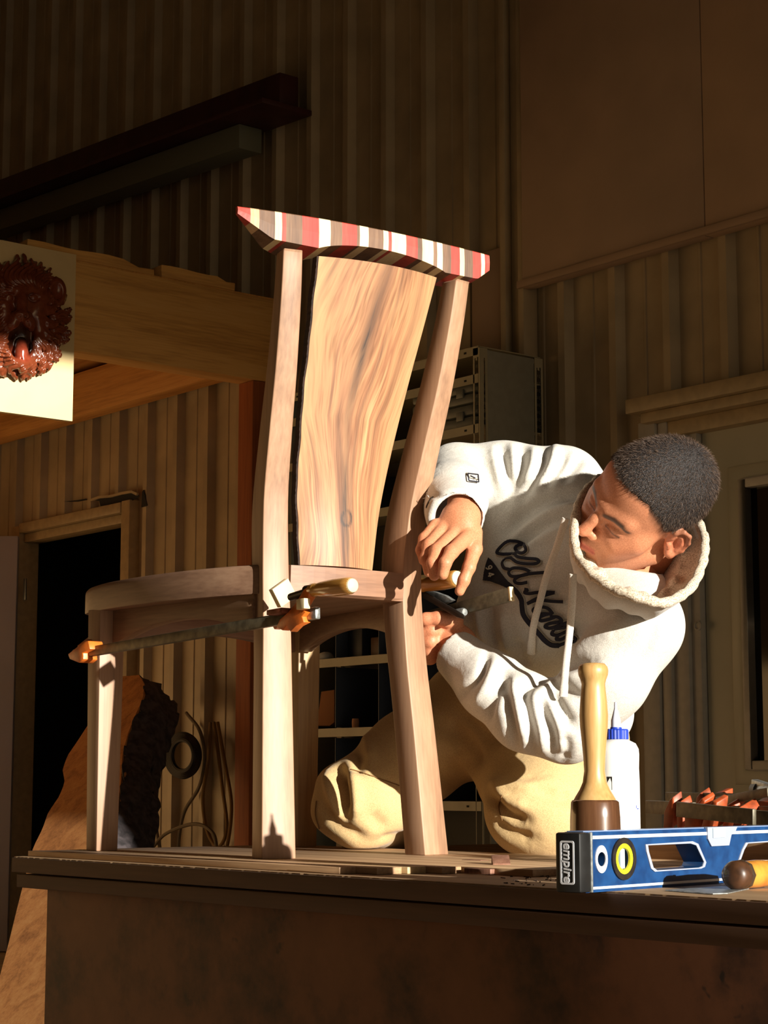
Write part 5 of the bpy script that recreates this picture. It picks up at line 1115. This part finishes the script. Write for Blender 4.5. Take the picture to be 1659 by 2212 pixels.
le_(250, 928, .186, (.024, .030, .017), .006); le_(250, 950, .182, (.020, .016, .020), .008)
for sgn in (-1, 1): le_(250+sgn*34, 940, .204, (.010, .008, .006), .003, 'sub')
lc([(248, 955, .192, 6), (240, 1050, .166, 6)], .003, 'sub')
le_(235, 1240, .120, (.075, .052, .062), .010, 'sub')                                                   # open mouth
lc([(235, 1250, .060, 62), (238, 1340, .092, 66), (240, 1420, .104, 56)], .010); lc([(238, 1260, .084, 8), (240, 1420, .128, 8)], .006, 'sub')
lc([(165, 1470, .098, 44), (240, 1500, .108, 54), (315, 1470, .098, 44)], .012)                          # chin
sl, g = s_.sub(c_-1, c_+1); s_.D = np.maximum(s_.D, (XS+.0005-g[0])+0*s_.D).astype(np.float32)
V, Fq = s_.surface(); V = relax(V, Fq, 1, .4); keep = V[:, 0] > XS+.0002
fc_ = lq(235, 960, 0); ay_, az_ = (V[:, 1]-fc_[1])*.9, V[:, 2]-fc_[2]; rr3 = np.hypot(ay_, az_); an3 = np.arctan2(az_, ay_)
msk = np.clip((rr3-.105)/.02, 0, 1)*np.clip((V[:, 0]-XS-.006)/.01, 0, 1)*(np.abs(np.hypot(V[:, 1]-lq(660, 665, .06)[1], V[:, 2]-lq(660, 665, .06)[2])) > .055)
msk = msk*(np.hypot(V[:, 1]-lq(240, 1330, .1)[1], V[:, 2]-lq(240, 1330, .1)[2]) > .062)
V = V+vnormals(V, Fq)*(.0042*np.sin(58*an3+14*np.sin(rr3*34)+3*np.sin(an3*5)))[:, None]*msk[:, None]
tone = np.tile(lin((126, 62, 36)), (len(V), 1)); Nl = vnormals(V, Fq)
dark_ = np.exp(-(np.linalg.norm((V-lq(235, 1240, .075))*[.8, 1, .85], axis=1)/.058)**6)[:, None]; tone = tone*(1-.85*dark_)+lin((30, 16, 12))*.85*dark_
tg_ = np.exp(-(np.linalg.norm((V-lq(240, 1350, .10))*[.6, 1, .8], axis=1)/.036)**6)[:, None]; tone = tone*(1-tg_)+lin((150, 66, 44))*tg_
M_lion = tone_mat('lion_varnish', .22, 0, .25, 60, .6)
o = link('lion_head', qmesh('lion_head', V, Fq, wloc(sign), np.c_[tone, np.ones(len(V))]), M_lion, sign); o['label'] = 'varnished brown roaring lion head with flowing mane'
# ================================================================== steel shelving
SY0, SY1 = 4.45, 4.755
sxr = PY(1036, 750, SY0)[0]; sxl = PY(612, 1100, SY0)[0]; szt = 2.338
M_sh = plain('shelf_beige', (176, 164, 132), .45, noise=.08, nscale=8); M_shp = plain('shelf_panel_grey', (150, 146, 128), .5, noise=.05); M_div = plain('divider_blue', (52, 58, 70), .5)
shelf = thing('shelf_unit', ((sxr+sxl)/2, (SY0+SY1)/2, 0), 'beige slotted steel shelving unit against the ribbed wall', 'shelving')
def slotted(o_, x_, w_, z0, z1, holes, nm='upright'):
    lp_ = [[(0, z0), (w_, z0), (w_, z1), (0, z1)]]
    z_ = max(z0+.04, 1.0)
    while z_ < z1-.02:
        for hx_, hw_, hh_ in holes: lp_.append([(hx_-hw_, z_-hh_), (hx_-hw_, z_+hh_), (hx_+hw_, z_+hh_), (hx_+hw_, z_-hh_)])
        z_ += .0265
    part(nm, plate(lp_, frame(o_, x_, (0, 0, 1)), .002), M_sh, shelf)
slotted((sxr-.034, SY0, 0), (1, 0, 0), .034, 0, szt, ((.011, .0035, .0045), (.024, .004, .006)))
slotted((sxr, SY0, 0), (0, 1, 0), .036, 0, szt, ((.022, .003, .004),))
slotted((sxr, SY1-.04, 0), (0, 1, 0), .04, 0, szt, ((.012, .003, .004), (.027, .004, .006)))
slotted((sxl, SY0, 0), (1, 0, 0), .034, 0, szt, ((.011, .0035, .0045), (.024, .004, .006)))
slotted((sxl, SY0, 0), (0, 1, 0), .036, 0, szt, ((.022, .003, .004),))
slotted((sxl, SY1-.04, 0), (0, 1, 0), .04, 0, szt, ((.012, .003, .004),))
g = MB(); g.box((sxr-.006, SY0+.036, .05), (sxr-.003, SY1-.04, szt-.004)); part('side_panel', g, M_shp, shelf, .0008)
g = MB(); g.box((sxl+.003, SY0+.036, .05), (sxl+.006, SY1-.04, szt-.004)); part('side_panel', g, M_shp, shelf, .0008)
g = MB(); g.box((sxl+.002, SY1-.003, .05), (sxr-.007, SY1-.0005, szt-.01)); part('back_panel', g, plain('shelf_back', (70, 66, 56), .6), shelf)
shz = [2.345, 2.245, 2.067, 1.828, 1.56, 1.288, 1.026, .76, .5, .2]
for z_ in shz:
    g = MB(); g.box((sxl+.003, SY0-.001, z_-.032), (sxr-.008, SY0+.002, z_)); g.box((sxl+.007, SY0+.003, z_-.003), (sxr-.008, SY1-.004, z_)); part('shelf_board', g, M_sh, shelf)
    for hx_ in (sxl+.09, sxr-.075): part('slot', MB().box((hx_-.006, SY0-.0022, z_-.020), (hx_+.006, SY0-.0012, z_-.013)), M_black, shelf)
for zb, zt_ in ((1.029, 1.255), (1.291, 1.53), (.763, .99)):
    for px_ in (722, 815, 905):
        x_ = PY(px_, 1500, SY0)[0]; g = MB(); g.box((x_-.0015, SY0+.006, zb), (x_+.0015, SY1-.01, zt_)); part('divider', g, M_div, shelf)
def onshelf(nm, px0, px1, z_, h_, yo, dep, mat, lb, cat, bev=.004):
    xa, xb = PY(px0, 1000, SY0)[0], PY(px1, 1000, SY0)[0]; g = MB(); g.box((xa, SY0+yo, z_+.0006), (xb, SY0+yo+dep, z_+h_)); return solo(nm, g, mat, ((xa+xb)/2, SY0+yo+dep/2, z_), lb, cat, bevel=bev)
M_case = plain('case_grey', (112, 112, 100), .45, noise=.1, nscale=20); M_crd = plain('cardboard', (150, 96, 52), .8); M_bin = plain('bin_dark', (44, 46, 54), .5); M_redp = plain('red_plastic', (190, 36, 28), .4)
for k2, (z_, h_, lb) in enumerate(((2.0685, .082, 'grey plastic tool case at the bottom of the stack on the upper shelf'), (2.152, .078, 'grey plastic tool case lying on another under the top shelf'))):
    xa, xb = PY(880, 900, SY0)[0], PY(1014, 900, SY0)[0]
    t = thing('tool_case', ((xa+xb)/2, SY0+.12, z_), lb, 'tool case')
    g = MB(); g.box((xa, SY0+.02, z_), (xb, SY0+.25, z_+h_*.48)); part('base', g, M_case, t, .012)
    g = MB(); g.box((xa, SY0+.02, z_+h_*.5), (xb, SY0+.25, z_+h_)); part('lid', g, M_case, t, .012)
    for lx in (.2, .8): g = MB(); g.box((xa+(xb-xa)*lx-.018, SY0+.013, z_+h_*.3), (xa+(xb-xa)*lx+.018, SY0+.021, z_+h_*.7)); part('latch', g, M_case, t, .002)
onshelf('storage_bin', 640, 760, 1.828, .16, .05, .2, M_bin, 'dark plastic bin on the shelf behind the chair back', 'bin')
onshelf('wooden_box', 640, 735, 2.067, .10, .02, .2, M_crd, 'brown wooden box on the second shelf, seen beside the chair back', 'box')
onshelf('storage_bin', 728, 756, 1.288, .12, .06, .15, M_bin, 'small dark bin on the shelf just below the chair seat', 'bin')
onshelf('paint_tin', 765, 800, 1.288, .075, .08, .1, plain('tin_brown', (92, 56, 34), .5), 'small brown tin beside the dark bin below the chair seat', 'tin')
c2_ = PY(706, 1560, SY0+.05); c2_[2] = 1.027
g = MB(); g.prism([np.array(PY(x, y, SY0+.06)) for x, y in ((684, 1568), (694, 1494), (722, 1490), (722, 1560), (712, 1568))], (0, .03, 0)); solo('cardboard_piece', g, M_crd, c2_, 'brown cardboard piece leaning on the shelf behind the chair leg', 'cardboard', bevel=.001)
c2_ = np.array(PY(768, 1560, SY0+.03)); c2_[2] = 1.0266; solo('cork_plug', MB().lathe(c2_, (0, 0, 1), [(.0001, 0), (.013, 0), (.014, .02), (.012, .034), (.0001, .0345)], 18), plain('cork', (170, 116, 74), .7), c2_, 'small tan plug standing on the shelf edge', 'plug', smooth=True)
onshelf('red_box', 660, 696, .763, .085, .02, .12, M_redp, 'red plastic box low on the shelf beside the tan knee', 'box')
rag = MB(); a_ = np.array(PY(700, 1398, SY0+.04)); a_[2] = 1.2885
rgx = SDF(a_-[.06, .04, .0], a_+[.06, .06, .06], .004); rgx.ell(a_+[0, .01, .010], I3, (.030, .03, .022), .02); rgx.ell(a_+[-.018, .0, .006], I3, (.022, .02, .012), .02); V, Fq = rgx.surface(); V[:, 2] = np.maximum(V[:, 2], 1.2887)
o = link('white_rag', qmesh('white_rag', V, Fq, a_), M_cord); o.location = a_; tag(o, 'crumpled white rag on the shelf under the chair rail', 'rag')
# ================================================================== leaning live-edge slab
SP0 = np.array([-6, 3.12, 0.]); sn = np.array([0, -1., 1.08]); sn /= np.linalg.norm(sn); back_ = np.array([0, 1., -.6]); back_ /= np.linalg.norm(back_)
def slp(px, py): return np.array(PPL(px, py, SP0, sn))
M_slab = wood('slab_face', (128, 78, 38), (186, 126, 70), (206, 152, 92), 'Z', .5, .7, 5., 1.)
M_bark = plain('bark', (74, 66, 68), .95, noise=.5, nscale=26, bump=1., bscale=40)
left_ = [(262, 1452), (252, 1468), (240, 1500), (205, 1545), (190, 1566), (168, 1600), (146, 1632), (135, 1662), (140, 1690), (128, 1720), (104, 1755), (92, 1790), (72, 1830), (58, 1880), (40, 1950), (18, 2040), (-6, 2130), (-30, 2230), (-50, 2320)]
right_ = [(300, 1458), (312, 1478), (308, 1510), (292, 1545), (276, 1585), (264, 1630), (262, 1680), (256, 1730), (246, 1790), (236, 1850), (220, 1940), (205, 2040), (190, 2140), (175, 2230), (165, 2320)]
lw = [slp(*p) for p in left_]; rw = [slp(*p) for p in right_]
def onz(P, z_):
    P = np.array(P); o_ = np.argsort(P[:, 2]); return np.array([np.interp(z_, P[o_, 2], P[o_, i]) for i in range(3)])
zt_ = min(lw[0][2], rw[0][2]); slab = thing('wood_slab', onz(lw+[], .02)*.5+onz(rw, .02)*.5, 'tall live-edge wood slab with dark bark leaning left of the bench', 'wood slab')
zs = np.linspace(.0005, zt_, 60); TH = .055
rings = []
for z_ in zs:
    a_, b_ = onz(lw, z_), onz(rw, z_); rings.append([a_, b_, b_+back_*TH+[0, 0, 0], a_+back_*TH*.6])
for r_ in rings:
    for q in r_: q[2] = max(q[2], .0005)
part('sawn_face', MB().loft(rings), M_slab, slab, smooth=False)
def bw(z_): return np.interp(z_, [0, .5, 1.0, 1.25], [.11, .12, .13, .13])
rgb_ = np.random.default_rng(3); rings = []
for z_ in zs:
    b_ = onz(rw, z_); ring = []
    for t_ in np.linspace(0, 1, 14):
        q = b_+np.array([.05*math.sin(math.pi*min(t_*1.2, 1))*.6+.008, 0, 0])+back_*(bw(z_)*1.6*t_-.0)+rgb_.normal(size=3)*.006; q[2] = max(q[2], .0006); ring.append(q)
    q = b_+back_*bw(z_)*1.6*1.0+np.array([-.06, 0, 0]); q[2] = max(q[2], .0006); ring.append(q); q = b_+back_*.02+np.array([-.03, 0, 0]); q[2] = max(q[2], .0006); ring.append(q); rings.append(ring)
part('bark_side', MB().loft(rings), M_bark, slab, smooth=True, ang=70, label='rough dark purple brown bark')
# ================================================================== cords hanging on the wall
M_cordy = plain('yellow_cord', (126, 92, 30), .6); M_cordk = plain('black_hose', (30, 26, 24), .6); M_cordg = plain('grey_cord', (110, 96, 74), .6)
hy = 4.70
pk = np.array(PY(395, 1600, hy-.02))
hose = MB()
for i in range(5):
    t0 = [np.array(PY(395+(36-3*i)*math.cos(a_), 1632+(46-3*i)*math.sin(a_), hy-.02-.016*i)) for a_ in np.linspace(-1.6, 4.72, 40)]; hose.tube(t0, .011, 8)
solo('hose_coil', hose, M_cordk, pk, 'coiled black hose hanging on the ribbed wall behind the slab', 'hose coil', smooth=True)
for i, (pts, mt_, lb) in enumerate((([(402, 1540), (432, 1580), (442, 1640), (430, 1700), (400, 1750), (388, 1800), (384, 1860)], M_cordg, 'grey cord looping down beside the black hose'), ([(455, 1560), (450, 1640), (438, 1720), (446, 1790), (470, 1830), (490, 1790), (480, 1700), (468, 1600), (462, 1560)], M_cordy, 'dull yellow cord hung in a long loop on the wall'), ([(470, 1560), (486, 1650), (500, 1740), (490, 1830), (470, 1880)], M_cordy, 'dull yellow cord hanging straight beside the post'), ([(352, 1640), (340, 1700), (334, 1760), (345, 1830), (356, 1880)], M_cordg, 'grey cord hanging next to the bark of the slab'), ([(330, 1830), (360, 1800), (420, 1780), (460, 1800), (470, 1850)], M_cordg, 'grey cord sagging low across the wall'))):
    g = MB(); P_ = spline([PY(x, y, 4.748-.017*i) for x, y in pts], 40); g.tube(P_, .008, 8); solo('hanging_cord', g, mt_, P_[0], lb, 'cord', 'cords on the wall', smooth=True)
